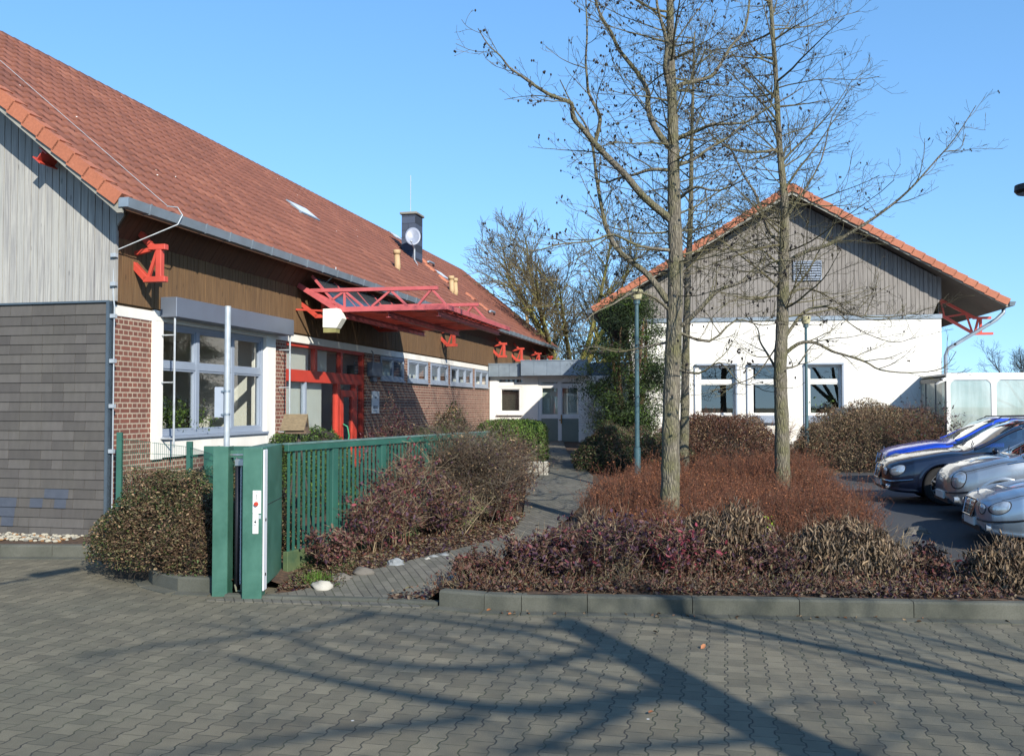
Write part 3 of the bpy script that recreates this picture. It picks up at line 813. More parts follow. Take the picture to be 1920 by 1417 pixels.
# skylights, pipes, hatches, chimney on the front slope
ux=Vector((-1,0,SL)).normalized();un=Vector((SL,0,1)).normalized()
def on_roof(px,py):
    r=ray(px,py);o=CAMP-B.P;k=SL
    t=(ZG+k*(EO-o.dot(B.X))-EYE)/(r.z+k*r.dot(B.X));q=o+r*t;return Vector((q.dot(B.X),q.dot(B.Y),EYE+r.z*t))
def roofbox(mb,c,w,l,h0,h1,m=0):
    y=Vector((0,1,0));vs=[c+y*a*w/2+ux*b*l/2+un*h for h in(h0,h1) for a,b in((-1,-1),(1,-1),(1,1),(-1,1))]
    mb.add(vs,[(3,2,1,0),(4,5,6,7),(0,1,5,4),(1,2,6,5),(2,3,7,6),(3,0,4,7)],m)
for (px,py,w_,l_) in [(565,400,1.25,.62),(741,447,1.0,.5),(826,519,1.0,.6)]:
    c=on_roof(px,py);mb=MB();roofbox(mb,c,w_,l_,.0,.12);o=build(mb,'skylight',ZINC,S,bevel=.01)
    mb=MB();roofbox(mb,c,w_-.14,l_-.14,.121,.125);build(mb,'pane',mat('skylight_glass','#d2d6d6',.35,.05),o)
for (px,py) in [(803,500),(918,592),(757,461)]:
    c=on_roof(px,py);mb=MB();mb.tube([c+un*.15-Vector((0,.45,0)),c+un*.22-Vector((0,.3,0)),c+un*.22+Vector((0,.3,0)),c+un*.12+Vector((0,.5,0))],.05,8);build(mb,'roof_step',ZINC,S,smooth=True)
for (px,py) in [(805,507),(830,528),(880,560),(905,580),(791,492)]:
    c=on_roof(px,py);mb=MB();vs=[]
    mb.prism([c+un*.02-Vector((0,.25,0))-ux*.25,c+un*.02+Vector((0,.25,0))-ux*.25,c+un*.16+Vector((0,.18,0))-ux*.25,c+un*.16-Vector((0,.18,0))-ux*.25],ux*.5)
    build(mb,'vent_tile',TILEO,S,bevel=.02)
for (px,py) in [(744,510),(846,552),(853,556),(988,610)]:
    c=on_roof(px,py);mb=MB();mb.tube([c-un*.1,c+Vector((.03,0,.15)),c+Vector((0,0,.62))],[.13,.1,.09],10);mb.tube([c+Vector((0,0,.58)),c+Vector((0,0,.72))],.12,10)
    build(mb,'vent_pipe',TERRA,S,smooth=True)
c=on_roof(773,489)
cy0=c.y;cx0=B.front(753,460,cy0)[0];cx1=B.front(779,460,cy0)[0];cy1=B.side(792,460,cx1)[0]
ZT=B.front(760,393,cy0)[1]
mb=MB();mb.box(cx0,cx1,cy0,cy1,6.9,ZT-.2)
chm=build(mb,'chimney',brick_mat('chimney_slate',['#3f4a5c','#4a566b','#3a4454'],'#232a36','xz',.6,.28,.012,1.),S)
mb=MB();mb.box(cx0-.07,cx1+.07,cy0-.07,cy1+.07,ZT-.2,ZT-.10);mb.cyl(((cx0+cx1)/2,cy0+.6,ZT-.1),((cx0+cx1)/2,cy0+.6,ZT+.02),.10);build(mb,'cap',CONC,chm,bevel=.02)
mb=MB();mb.cyl((cx0+.2,cy0+.5,ZT-.2),(cx0+.2,cy0+.5,ZT+1.5),.015,6);build(mb,'lightning_rod',GALV,chm)
# satellite dish (stands on the roof)
q=on_roof(775,492)+Vector((.15,-.3,0));wq=B.W(q.x,q.y,q.z)
D=thing('satellite_dish','grey satellite dish on a bent mast in front of the slate chimney','satellite dish',wq,-A1)
mb=MB();mb.tube([(0,0,-.1),(0,0,.45),(.0,-.05,.6)],.03,8);mb.bar((0,0,.05),(.3,-.5,-.25),.04,.04);build(mb,'mast',GALV,D)
mb=MB();vs=[(0,0,-.09)];fs=[];N=24
for j in range(1,5):
    r_=j/4
    for i in range(N):
        t=2*math.pi*i/N;vs.append((.30*r_*math.cos(t),.38*r_*math.sin(t),-.07*(1-r_*r_)))
for i in range(N):fs.append((0,1+i,1+(i+1)%N))
for j in range(3):
    for i in range(N):
        a=1+j*N+i;b=1+j*N+(i+1)%N;fs.append((a,a+N,b+N,b))
Rm=Matrix.Rotation(math.radians(75),4,'X');Rz=Matrix.Rotation(math.radians(18),4,'Z');T=Matrix.Translation((0,-.2,.95))
mb.add([T@Rz@Rm@Vector(v) for v in vs],fs)
o=build(mb,'dish',mat('dish_grey','#868fa0',.45,.05),D,smooth=True);sm=o.modifiers.new('s','SOLIDIFY');sm.thickness=.01
mb=MB();mb.tube([(0,-.1,.5),(.1,-.65,.62)],.015,6);mb.ball((.1,-.68,.66),.05);build(mb,'feed_arm',GALV,D)
# lightning conductor wires
mb=MB();pts=[]
for t in np.linspace(0,1,12):
    f=t;pts.append(Vector((EO+.1+(PRIDGE-EO)*f,.55+f*0.1,ZG+.13+(ZR-ZG)*f)))
mb.tube(pts,.0055,6)
mb.tube([(EO+.1,.55,ZG+.12),(EO+.16,.75,ZG+.14),(EO+.22,.8,ZG+.02),(EO+.2,.7,ZG-.15),(.05,-.02,4.62),(.06,-.04,3.95),(.10,-.06,3.75),(.10,-.06,.2)],.010,6)
for z in (4.55,4.1,3.6,2.9,2.2,1.5):mb.box(.04,.13,-.09,-.03,z-.03,z+.03)
build(mb,'lightning_conductor',GALV,S)
mb=MB();mb.tube([(.26,6.5,CT+.05),(.26,7.2,ZG-.35),(.62,7.2,ZG-.05),(.62,7.2,ZG+.1)],.012,6);build(mb,'lightning_conductor',GALV,S)
# white box lamp on the facade
u=B.front(610,585,6.3)
WBX=thing('floodlight','cream white box shaped light hanging below the red canopy corner','light',B.W(.95,6.2,4.0),-A1)
mb=MB();mb.prism([(-.2,0,-.08),(.12,0,-.10),(.26,0,.12),(.14,0,.34),(-.2,0,.33)],(0,.26,0));build(mb,'housing',CREAM,WBX,bevel=.01)
mb=MB();mb.prism([(-.19,.02,-.19),(.10,.02,-.19),(.11,.02,-.105),(-.19,.02,-.085)],(0,.22,0));build(mb,'lens',mat('lens_yellow','#8d8a5a',.4),WBX)
mb=MB();mb.bar((-.2,.15,.3),(-.9,.15,.35),.04,.04);build(mb,'arm',RED,WBX)
# wall sign
s_,z_=B.side(696,733);s2,z2=B.side(709,775)
SG=thing('wall_sign','narrow white notice board on the brick wall right of the red door','sign',B.W(.005,s_,z2),-A1)
hh=z_-z2;ww=s2-s_
mb=MB();mb.box(0,.03,0,ww,0,hh);build(mb,'board',REFL,SG,bevel=.004)
mb=MB();ink=mat('sign_ink','#39475c',.6)
for z,a,b,h in ((.30,.12,.80,.045),(.235,.12,.80,.045),(.11,.12,.6,.02)):mb.box(.0305,.033,ww*a,ww*b,hh*z,hh*(z+h))
mb.box(.0305,.033,ww*.38,ww*.60,hh*.68,hh*.71);mb.box(.0305,.033,ww*.36,ww*.44,hh*.68,hh*.76);mb.box(.0305,.033,ww*.52,ww*.58,hh*.66,hh*.76);mb.box(.0305,.033,ww*.42,ww*.56,hh*.735,hh*.76);mb.box(.0305,.033,ww*.66,ww*.76,hh*.615,hh*.64)
build(mb,'lettering',ink,SG)
# gravel
mb=MB();rr=random.Random(5)
for i in range(900):
    p=S.location+B.X*(-rr.uniform(.3,6))+B.Y*(-rr.uniform(.08,.75))
    if p.x>-5.2 and rr.random()<.5:continue
    r_=rr.uniform(.015,.033);mb.ball((p.x,p.y,.18+r_*.3),(r_*1.3,r_,r_*.7),6,4,m=rr.choice([0,0,0,1,2]))
o=build(mb,'gravel',[mat('white_pebble','#aba695',.8),mat('tan_pebble','#8f6b45',.8),mat('grey_pebble','#77756d',.8)],smooth=False);tag(o,kind='stuff')
# ---------------- low link building ----------------
SL0=23.95
LK=thing('link_building','low white link building with grey sheet metal fascia between the two gabled buildings','building',B.W(0,SL0,0),-A1)
def L(px,py,q=0):
    x,z=B.front(px,py,SL0+q);return x,z
zt=L(960,680)[1];zb=L(960,706)[1];x1=L(1135,700)[0]+1.5
PK=('y',0.0)
wi=[L(934,727)[0],L(979,727)[0],L(950,776)[1],L(950,724)[1]]
tr=[L(933,720)[0],L(981,720)[0],L(950,719)[1],L(950,709)[1]]
do=[L(1009,720)[0],L(1090,720)[0],.62,L(1050,709)[1]]
mb=MB();wall_holes(mb,PK,.03,x1,0,zb+.02,-.3,0,[wi,tr,do]);build(mb,'wall',WHITE,LK)
mb=MB();mb.box(.05,x1,.3,6,3.15,zt-.02);build(mb,'roof',ZINCD,LK)
mb=MB()
def fascia(mb,x0,x1,y,z0,z1,n,d=.25):
    for i in range(n):
        a=x0+(x1-x0)*i/n;b=x0+(x1-x0)*(i+1)/n;mb.box(a+.006,b-.006,y-.02,y+d,z0,z1-.04)
    mb.box(x0,x1,y-.005,y+d,z0+.01,z1-.05);mb.box(x0-.01,x1+.01,y-.04,y+d,z1-.04,z1)
xs=L(977,690)[0]
fascia(mb,.04,xs,-.22,zb,zt-.03,3,.5);build(mb,'fascia',ZINC,LK)
mb=MB();OV=.42;xe=L(1096,690,-OV)[0];xs2=L(977,690,-OV)[0]
q0=L(1000,675,-OV)[1];q1=L(1000,704,-OV)[1]
fascia(mb,xs2,xe+.1,-OV-.05,q1,q0,5,OV);mb.box(xs2,xs2+.02,-OV-.04,-.3,q1+.005,q0-.045);build(mb,'fascia',ZINC,LK)
window(LK,PK,*wi,fw=.10,w=(-.12,-.02),frame=WHITEP,pane=GLASSD,sill=.12)
window(LK,PK,*tr,fw=.05,w=(-.12,-.02),frame=WHITEP,pane=GLASSD,sash=False)
mb=MB();wb(mb,PK,wi[0],wi[1],wi[2],wi[3],-.34,-.32);build(mb,'blind',mat('window_blind','#6f6f68',.8,.08),LK)
mid=(do[0]+do[1])/2
d=window(LK,PK,do[0],do[1],do[2],do[3],cuts_u=(mid,),cuts_v=(L(1050,781)[1],L(1050,723)[1]),fw=.12,w=(-.14,-.04),frame=WHITEP,pane=GLASS,name='double_door')
mb=MB();z1_=L(1050,781)[1];wb(mb,PK,do[0]+.1,mid-.08,.78,z1_-.08,-.07,-.05);wb(mb,PK,mid+.08,do[1]-.1,.78,z1_-.08,-.07,-.05);build(mb,'lower_panel',mat('grey_green_panel','#707d74',.4,.06),d)
mb=MB();mb.box(do[0]+.05,mid-.02,.30,.31,.8,do[3]);mb.box(mid+.02,do[1]-.05,.30,.31,.8,do[3]-.6);build(mb,'added_inner_panel',mat('pale_green_panel','#aab5ab',.9,.12,1.2,stretch=(5,5,.5)),LK)  # pale panels added behind the doors so the glass looks brighter
mb=MB();mb.box(mid+.05,mid+.09,-.03,.05,1.5,1.85);mb.box(mid-.02,mid+.09,-.06,-.03,1.62,1.66);build(mb,'handle',mat('brass_handle','#8d6a35',.35,.1,metal=.7),d)
room(LK,PK,.5,x1-.4,.6,3.5,1.5,[mat('hall_floor','#6a5a48',.5),ROOMW,ROOMW,ROOMW,mat('hall_back','#c9d0c8',.8)])
mb=MB();mb.box(do[0]-.25,do[1]+.25,-1.3,-.0,.3,.60);build(mb,'door_step',CONC,LK)
# white railing before the link window
x0=L(925,790,-1)[0];xr=L(975,790,-1)[0];RL=thing('bicycle_rack','small white metal railing standing under the link building window','railing',B.W(x0,SL0-1,0),-A1)
mb=MB();mb.tube([(0,0,.5),(0,0,1.65),(xr-x0,0,1.65),(xr-x0,0,.5)],.025,6);mb.tube([(0,0,1.1),(xr-x0,0,1.1)],.02,6);build(mb,'frame',WHITEP,RL)
for i in range(1,14):
    u=(xr-x0)*i/14;mb=MB();mb.tube([(u,0,1.1),(u,0,1.64)],.010,5,cap=False);build(mb,'bar',WHITEP,RL)

# ---------------- right gabled building ----------------
A2=math.atan((1270-960)/1750.0)
q=CAMP+ray(1767,760)*27;R0=Vector((q.x,q.y,0));R=Frame(R0,A2)
RB=thing('gabled_building','white rendered building with weathered timber gable and red tiled roof on the right','building',R0,-A2)
RP=('y',0.0)
XP=-4.22;XE=1.62;XL=-10.06;RZE=5.12;RSL=.60;RZR=RZE+RSL*(XE-XP);BT=4.84
def rr2(x,o=0):return RZR-RSL*abs(x-XP)+o
wz0,wz1=1.92,3.42
wins=[(R.front(1310,700)[0],R.front(1379,700)[0],wz0,wz1),(R.front(1408,700)[0],R.front(1461,700)[0],wz0,wz1),(R.front(1515,700)[0],R.front(1578,700)[0],wz0,wz1)]
mb=MB();wall_holes(mb,RP,-9.0,0,0,BT-.1,-.3,0,wins);mb.box(-.3,0,.3,22,0,BT-.1);mb.box(-9,-8.7,.3,22,0,BT-.1)
build(mb,'wall',WHITE,RB)
mb=MB();mb.box(-9.02,.02,-.04,.3,BT-.1,BT+.02);build(mb,'zinc_band',ZINC,RB)
for i,wn_ in enumerate(wins):
    a,b,c,d_=wn_
    window(RB,RP,a,b,c,d_,cuts_v=(2.92,),fw=.09,outer=.04,w=(-.16,-.06),frame=WHITEP,pane=GLASSD)
    mb=MB();mb.box(b+.0,b+.05,-.08,.0,c-.02,d_+.03);mb.box(a-.1,b+.05,-.10,.0,d_+.0,d_+.05);mb.box(a-.13,a-.10,-.04,-.0,c-.5,d_+.02);build(mb,'shutter_rail',FRAMEG,RB)
    mb=MB();mb.box(a-.05,b+.05,-.12,0,c-.22,c-.18);mb.box(a-.02,b+.02,-.06,0,c-.18,c-.002);build(mb,'sill',FRAMEG if i else WHITEP,RB)
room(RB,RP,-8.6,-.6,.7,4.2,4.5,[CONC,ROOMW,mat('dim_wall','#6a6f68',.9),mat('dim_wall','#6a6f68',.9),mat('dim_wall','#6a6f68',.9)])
mb=MB();mb.box(-5.25,-4.75,4.2,4.25,2.2,2.75);build(mb,'picture_frame',DARK,RB)
# gable
mb=MB();mb.prism([(-9,.0,BT),(-.2,.0,BT),(-.2,.0,rr2(-.2)-.35),(XP,.0,RZR-.35),(-9,.0,rr2(-9)-.35)],(0,.2,0))
build(mb,'gable_wall',DARK,RB);mb=MB();mb.prism([(-9,21.8,0),(-.2,21.8,0),(-.2,21.8,rr2(-.2)-.35),(XP,21.8,RZR-.35),(-9,21.8,rr2(-9)-.35)],(0,.2,0));build(mb,'gable_wall',DARK,RB)
mb=MB();x=.0
rr=random.Random(9)
vent=(R.front(1487,493)[0],R.front(1540,523)[0],5.95,6.47)
while x>-9.2:
    x1_=x-.109;d=rr.uniform(0,.012);y=-.045-d
    def bz(u):
        if u>-.2:return 5.05+max(0,(u+.2))*1.3
        return BT+.02
    t0=rr2(x)-.22;t1=rr2(x1_)-.22
    if x>-.02: t0=t1=rr2(-.1)-.2
    z0=bz(x);z1=bz(x1_)
    if t0>z0:mb.prism([(x1_,y,z1),(x,y,z0),(x,y,t0),(x1_,y,t1)],(0,.045,0))
    x-=.12
build(mb,'gable_boards',GREYBOARD2,RB)
mb=MB();a,b,c,d_=vent;mb.box(a,b,-.075,-.062,c,d_,1)
for t in ((a,a+.03,c,d_),(b-.03,b,c,d_),(a,b,c-.03,c),(a,b,d_,d_+.03)):mb.box(t[0],t[1],-.11,-.06,t[2],t[3])
z=c+.03
while z<d_-.03:
    mb.prism([(a+.03,-.11,z),(a+.03,-.075,z+.05),(a+.03,-.07,z+.05),(a+.03,-.105,z-.005)],(b-a-.06,0,0));z+=.075
build(mb,'louvre',[FRAMEG,DARK],RB)
VE2=-.62
rt=tiled('roof_tiles',RB,VE2,22.4,XE,XP,RZE,RSL,1,TILE,cw=.30,ch=.36)
tiled('roof_tiles',RB,VE2,22.4,XL,XP,RZE,RSL,-1,TILE,cw=.30,ch=.36)
mb=MB();mb.prism([(XE-.02,VE2+.03,RZE-.04),(XP,VE2+.03,RZR-.04),(XL+.02,VE2+.03,RZE-.04),(XL+.02,VE2+.03,RZE-.15),(XP,VE2+.03,RZR-.19),(XE-.02,VE2+.03,RZE-.15)],(0,22.9,0));build(mb,'roof_deck',mat('roof_underside','#4c443c',.9),RB)
mb=MB()
mb.prism([(XE,VE2-.03,RZE-.02),(XP,VE2-.03,RZR-.02),(XL,VE2-.03,RZE-.02),(XL,VE2-.03,RZE-.17),(XP,VE2-.03,RZR-.24),(XE,VE2-.03,RZE-.17)],(0,.045,0));build(mb,'bargeboard',FASC,RB)
mb=MB();Lh=math.hypot(XE-XP,RZR-RZE);n=21
for sg,xe in ((1,XE),(-1,XL)):
    for i in range(n):
        t0=i*Lh/n;t1=t0+Lh/n+.03
        def rp(t,y,h):
            f=t/Lh;return (xe+(XP-xe)*f+sg*h*.51,y,RZE+(RZR-RZE)*f+h*.86)
        y0=VE2-.075;y1=VE2+.17
        mb.add([rp(t0,y0,.085),rp(t0,y1,.085),rp(t1,y1,.055),rp(t1,y0,.055),rp(t0,y0,-.11),rp(t1,y0,-.14),rp(t0,y1,.02)],[(0,1,2,3),(0,3,5,4),(0,4,6,1)])
build(mb,'verge_tiles',TILEO,rt)
mb=MB();s=VE2-.05
while s<22.4:
    vs=[]
    for (yy,r_) in ((s,.15),(s+.38,.13)):
        for j in range(7):
            t=math.pi*j/6;vs.append((XP+r_*1.2*math.cos(t),yy,RZR-.03+r_*.7*math.sin(t)))
    mb.add(vs,[(j,j+1,8+j,7+j) for j in range(6)]+[tuple(range(7))]);s+=.35
build(mb,'ridge_tiles',TILER,rt)
mb=MB()
for xe,sg in ((XE,1),(XL,-1)):
    mb.prism([(xe,VE2-.08,RZE-.12),(xe+sg*.13,VE2-.08,RZE-.12),(xe+sg*.17,VE2-.08,RZE+.0),(xe,VE2-.08,RZE+.0)],(0,22.9,0))
build(mb,'gutter',ZINCD,RB)
mb=MB();mb.tube([(XE+.07,.0,RZE-.08),(XE+.05,-.02,RZE-.25),(XE-.15,-.03,RZE-.45),(.16,-.05,3.85),(.09,-.05,3.65),(.09,-.05,.3)],.055,10);build(mb,'downpipe',ZINC,RB,smooth=True)
# red trusses under the eaves
def truss(s,first=False):
    mb=MB();P=lambda p,z:(p,s,z)
    mb.bar(P(-.1,5.58),P(1.2,4.82),.08,.08);mb.bar(P(-.1,5.15),P(1.16,4.36),.08,.08)
    mb.bar(P(1.12,4.35),P(1.70,4.35),.09,.07);mb.bar(P(1.15,4.82),P(1.65,4.82),.09,.07)
    mb.bar(P(.25,5.38),P(.35,4.86),.05,.05);mb.bar(P(.35,4.86),P(.95,4.95),.05,.05);mb.bar(P(.95,4.98),P(1.12,4.42),.05,.05)
    mb.bar(P(1.2,4.4),P(1.30,4.80),.06,.06);mb.bar(P(1.36,4.37),P(1.36,4.8),.07,.07,up=(1,0,0))
    build(mb,'roof_truss',RED,RB)
for s in (1.0,6.5,12,17.5):truss(s)
mb=MB();mb.box(.0,.02,.3,21.8,BT-.1,5.3);build(mb,'side_boards',GREYBOARD2,RB)

# ---------------- glazed shelter (right) ----------------
q=CAMP+ray(1775,760)*24.5
GH=Vector((q.x,q.y,0));GF=Frame(GH,A2)
SH=thing('glazed_shelter','white framed shelter with frosted glass panels beside the right building','shelter',GH,-A2)
zt=GF.front(1800,699)[1];mb=MB()
gz0=GF.front(1800,712)[1]
mb.box(0,8,-.03,.06,gz0,zt);
ps=[0]+[GF.front(px,750)[0] for px in (1861,)];wd=ps[1];ps=[0,wd,2*wd,3*wd,4*wd]
for u in ps:mb.box(u-.03 if u else 0,u+.09,-.02,.05,0,gz0)
mb.box(0,8,-.02,.05,.15,.45)
# rounded corners
for u in ps[:-1]:
    for k in range(6):
        pass
    for (cx,sx) in ((u+.09,1),(u+wd-.03,-1)):
        r_=.16;pts=[(cx,0,gz0)]
        for k in range(7):
            t=math.pi/2*k/6;pts.append((cx+sx*(r_-r_*math.cos(t)) if 0 else cx+sx*r_*(1-math.sin(t)),-.018,gz0-r_*(1-math.cos(t))))
        pts[0]=(cx,-.018,gz0)
        if sx<0:pts=pts[::-1]
        mb.prism(pts,(0,.06,0))
build(mb,'frame',WHITEP,SH)
for u in ps[:-1]:
    mb=MB();mb.box(u+.09,u+wd-.03,.0,.015,.45,gz0);build(mb,'glass_panel',FROST,SH)
# wing running back to the building, darker posts
dep=5.2
mb=MB();mb.box(-.02,.05,.05,dep,gz0-.05,zt-.12)
build(mb,'side_fascia',mat('grey_fascia','#8b8b87',.7),SH)
mb=MB()
for k in range(6):
    y=.06+dep*k/5.2*1.0;mb.box(-.01,.04,y,y+.06,0,gz0-.05)
build(mb,'posts',ZINCD,SH)
for k in range(5):
    y=.06+dep*k/5.2;mb=MB();mb.box(.01,.02,y+.06,y+1.0,.3,gz0-.05);build(mb,'glass_panel',FROST,SH)
mb=MB();mb.prism([(-.25,-.05,zt-.30),(-.05,-.05,zt-.12),(0,-.05,zt-.12),(0,-.05,zt-.2)],(0,.2,0));mb.box(0,8.0,.0,dep,zt-.06,zt-.01);build(mb,'roof',WHITEP,SH)
# slanted dark vent hood on the wall behind the bushes
HP=R.W(*(R.front(1625,765)[0],-.5,0));HD=thing('cellar_hatch','grey sloping sheet metal hatch against the white wall behind the brambles','hatch',R.W(-3.0,-.02,0),-A2)
mb=MB();mb.prism([(.0,-1.1,.4),(.0,-1.1,1.5),(.0,0,2.15),(.0,0,.4)],(2.4,0,0));build(mb,'cover',ZINCD,HD,bevel=.01)

# ---------------- sliding gate and its posts ----------------
ga=atZ(397,1118);gb=atZ(453,1125);gc=atZ(490,1125)
GT=1.73
fx,fy=gb.x,gb.y
GB=thing('gate_drive_post','green steel gate drive cabinet with white warning sign and red button','gate post',(gb.x,gb.y,0),0)
wd=gc.x-gb.x;dirv=Vector((-.06,1,0)).normalized();ll=1.15
def tv(x,y,z):return (x+dirv.x*y,y*dirv.y,z)
mb=MB();mb.box(.0,wd,.0,.16,-.02,GT-.005);build(mb,'post',GREENP,GB,bevel=.008,seg=2)
mb=MB();vs=[tv(x,y,z) for z in (.13,GT) for x,y in((.02,.162),(wd+.012,.162),(wd+.012,ll),(.02,ll))]
mb.add(vs,[(3,2,1,0),(4,5,6,7),(0,1,5,4),(1,2,6,5),(2,3,7,6),(3,0,4,7)]);build(mb,'cabinet',GREENP,GB,bevel=.008)
mb=MB();mb.box(wd+.002,wd+.018,.02,.16,.10,GT-.03);build(mb,'edge_strip',REFL,GB,bevel=.004)
mb=MB();vs=[tv(x,y,z) for z in (1.05,1.058) for x,y in((wd+.011,.165),(wd+.0145,.165),(wd+.0145,ll-.01),(wd+.011,ll-.01))]
mb.add(vs,[(0,1,5,4),(1,2,6,5),(2,3,7,6),(3,0,4,7),(4,5,6,7)]);build(mb,'panel_joint',DARK,GB)
for z in (.90,.28):
    mb=MB();mb.cyl((wd+.017,.09,z),(wd+.024,.09,z),.018,12);build(mb,'lock',BLACK,GB)
sx0=.118;mb=MB();mb.box(sx0,sx0+.095,-.012,.0,.98,1.24);mb.box(sx0,sx0+.066,-.010,.0,.75,.978);build(mb,'control_sign',mat('sign_white','#e9ece8',.4,.02),GB,bevel=.004)
mb=MB()
cx=sx0+.048
mb.box(cx-.003,cx+.003,-.0135,-.012,1.135,1.185);mb.prism([(cx-.008,-.0135,1.182),(cx+.008,-.0135,1.182),(cx,-.0135,1.20)],(0,.0015,0));mb.box(cx-.026,cx-.010,-.0135,-.012,1.160,1.166);mb.box(cx+.010,cx+.026,-.0135,-.012,1.160,1.166)
cx=sx0+.033;mb.prism([(cx-.02,-.0115,.915),(cx+.02,-.0115,.915),(cx,-.0115,.905)],(0,.0015,0));mb.cyl((cx,-.0115,.885),(cx,-.010,.885),.014,14);mb.box(cx-.022,cx+.016,-.0115,-.010,.845,.851)
build(mb,'sign_print',mat('dark_print','#3b3f44',.6),GB)
mb=MB();mb.box(sx0+.03,sx0+.07,-.0135,-.012,1.215,1.228);build(mb,'sign_print_light',mat('grey_print','#a9b4c4',.6),GB)
mb=MB();mb.cyl((sx0+.045,-.012,1.09),(sx0+.045,-.045,1.09),.026,18,r1=.024);build(mb,'push_button',mat('red_button','#b8402f',.35,.05),GB,bevel=.004)
mb=MB();mb.box(sx0+.07,sx0+.095,-.008,.0,.92,.965);build(mb,'small_plate',GALV,GB)
GL=thing('gate_guide_post','plain green steel channel post at the open end of the gate','gate post',(ga.x,ga.y,0),0)
wl=.175
mb=MB();mb.box(0,wl,0,.012,-.02,GT);mb.box(0,.012,.012,.22,-.02,GT);mb.box(wl-.012,wl,.012,.22,-.02,GT);build(mb,'channel',GREENP,GL,bevel=.003)
mb=MB();mb.box(.02,.42,.1,.16,1.60,1.68);build(mb,'crossbar',GREENP,GL)
GA=thing('sliding_gate_leaf','end of the retracted gate leaf with black rubber safety edge between the two green posts','gate',(ga.x+.26,ga.y+.12,0),0)
mb=MB();mb.tube([(0,0,.10),(0,0,1.50)],.036,14);build(mb,'safety_edge',mat('black_rubber','#22232c',.5,.1),GA,smooth=True)
mb=MB();mb.box(.035,.045,-.03,.02,.12,1.56);build(mb,'seal_strip',REFL,GA)
mb=MB();mb.box(.046,.12,-.02,.9,.10,1.56);build(mb,'leaf_frame',GREENP,GA)
mb=MB();mb.box(-.03,.08,-.05,.05,1.50,1.58);mb.cyl((.11,-.04,1.55),(.18,-.04,1.55),.03,12);mb.box(-.1,.2,-.03,.05,1.62,1.64);mb.cyl((-.02,0,1.58),(-.02,0,1.66),.012,8);mb.cyl((.15,0,1.5),(.15,0,1.72),.014,8)
build(mb,'guide_rollers',STEEL,GA,bevel=.004)
mb=MB();mb.tube([(-.02,-.02,.12),(.0,-.04,.05),(.1,-.05,.05),(.18,-.03,.08)],.014,8);mb.box(.05,.13,-.06,.05,.06,.14);build(mb,'lower_bracket',mat('mossy_steel','#6a6d5a',.7,.2),GA)
# picket fence = gate leaf run
FA=Vector((-2.84,11.72,0));FB=Vector((-.45,17.4,0));fd=(FB-FA);FL=fd.length;fa=math.atan2(fd.x,fd.y)
PF=thing('picket_fence','long green picket gate panel with flat upright slats along the path','fence',FA,-fa)
mb=MB();mb.box(-.05,.05,0,FL,GT-.02,GT+.005,1);mb.box(-.02,.045,0,FL,GT-.10,GT-.02);build(mb,'top_rail',[GREEND,mat('grey_green_rail','#5a7570',.7,.25)],PF,bevel=.004)  # top cap greyer than the rail under it
mb=MB();mb.box(-.03,.045,0,FL,.12,.38);build(mb,'kick_board',MOSS,PF,bevel=.006)
y=.04;k=0;posts=[.02,1.05*1,2.35,3.75,5.2]
n=0
while y<FL-.05 and n<100:
    if any(abs(y-p)<.11 for p in posts[1:]):
        mb=MB();mb.box(-.03,.03,y,y+.14,.25,GT-.02);build(mb,'post',GREEND,PF,bevel=.004);y+=.20
    else:
        mb=MB();mb.box(.0,.012,y,y+.045,.37,GT-.03);build(mb,'slat',GREEND,PF);y+=.108
    n+=1
# wire mesh fence left
M0=Vector((-5.95,14.35,0))
MF=thing('wire_mesh_fence','green wire mesh fence between the corner of the building and the gate','fence',M0,0)
pp=[Vector((-5.98,14.25,.1)),Vector((-4.55,13.2,.1)),Vector((-3.45,11.4,.1))]
zt_=1.78
for p,hh in ((pp[0],1.80),(pp[1],1.70),):
    q=p-M0;mb=MB();mb.box(q.x-.04,q.x+.04,q.y-.03,q.y+.03,.1,hh);build(mb,'post',GREEND,MF,bevel=.004)
WIRE=mat('green_wire','#3c7a66',.5,.1)
mb=MB()
for a,b,za,zb_ in ((pp[0],pp[1],1.72,1.62),(pp[1],pp[2],1.62,1.55)):
    a=a-M0;b=b-M0;n=int((b-a).length/.05)
    for i in range(n+1):
        q=a.lerp(b,i/n);mb.tube([(q.x,q.y,.15),(q.x,q.y,za+(zb_-za)*i/n)],.0028,3,cap=False)
    z=.3
    while z<1.75:
        mb.tube([(a.x,a.y,min(z,za)),(b.x,b.y,min(z,zb_))],.004,3,cap=False);z+=.2
build(mb,'mesh_panel',WIRE,MF)
mb=MB();q=pp[1]-M0;mb.box(q.x+.1,q.x+.95,q.y+.3,q.y+.36,1.1,1.62);build(mb,'board',GREEND,MF)

# ---------------- galvanised pole with the sign seen from behind ----------------
p=CAMP+ray(425,838)*11.35
GP=thing('sign_pole','thin galvanised steel pole behind the gate post carrying a sign on two clamps','sign post',(p.x,p.y,.15),0)
zt=atY(425,576,11.35).z-.15
mb=MB();mb.cyl((0,0,0),(0,0,zt),.036,16);mb.cyl((0,0,zt),(0,0,zt+.012),.039,16);build(mb,'pole',GALV,GP,smooth=False)
z0=atY(425,778,11.35).z-.15;z1=atY(425,730,11.35).z-.15
for z in (z0+.01,z1-.02):
    mb=MB();mb.cyl((0,0,z-.012),(0,0,z+.012),.040,16);mb.box(-.07,.0,-.01,.01,z-.01,z+.01);build(mb,'clamp',STEEL,GP)
mb=MB();mb.prism([(-.045,.02,z0-.03),(-.045,.02,z1+.03),(-.15,-.02,z1+.03),(-.15,-.02,z0-.03)],(.006,.012,0));build(mb,'sign_panel',FRAMEG,GP,bevel=.01)

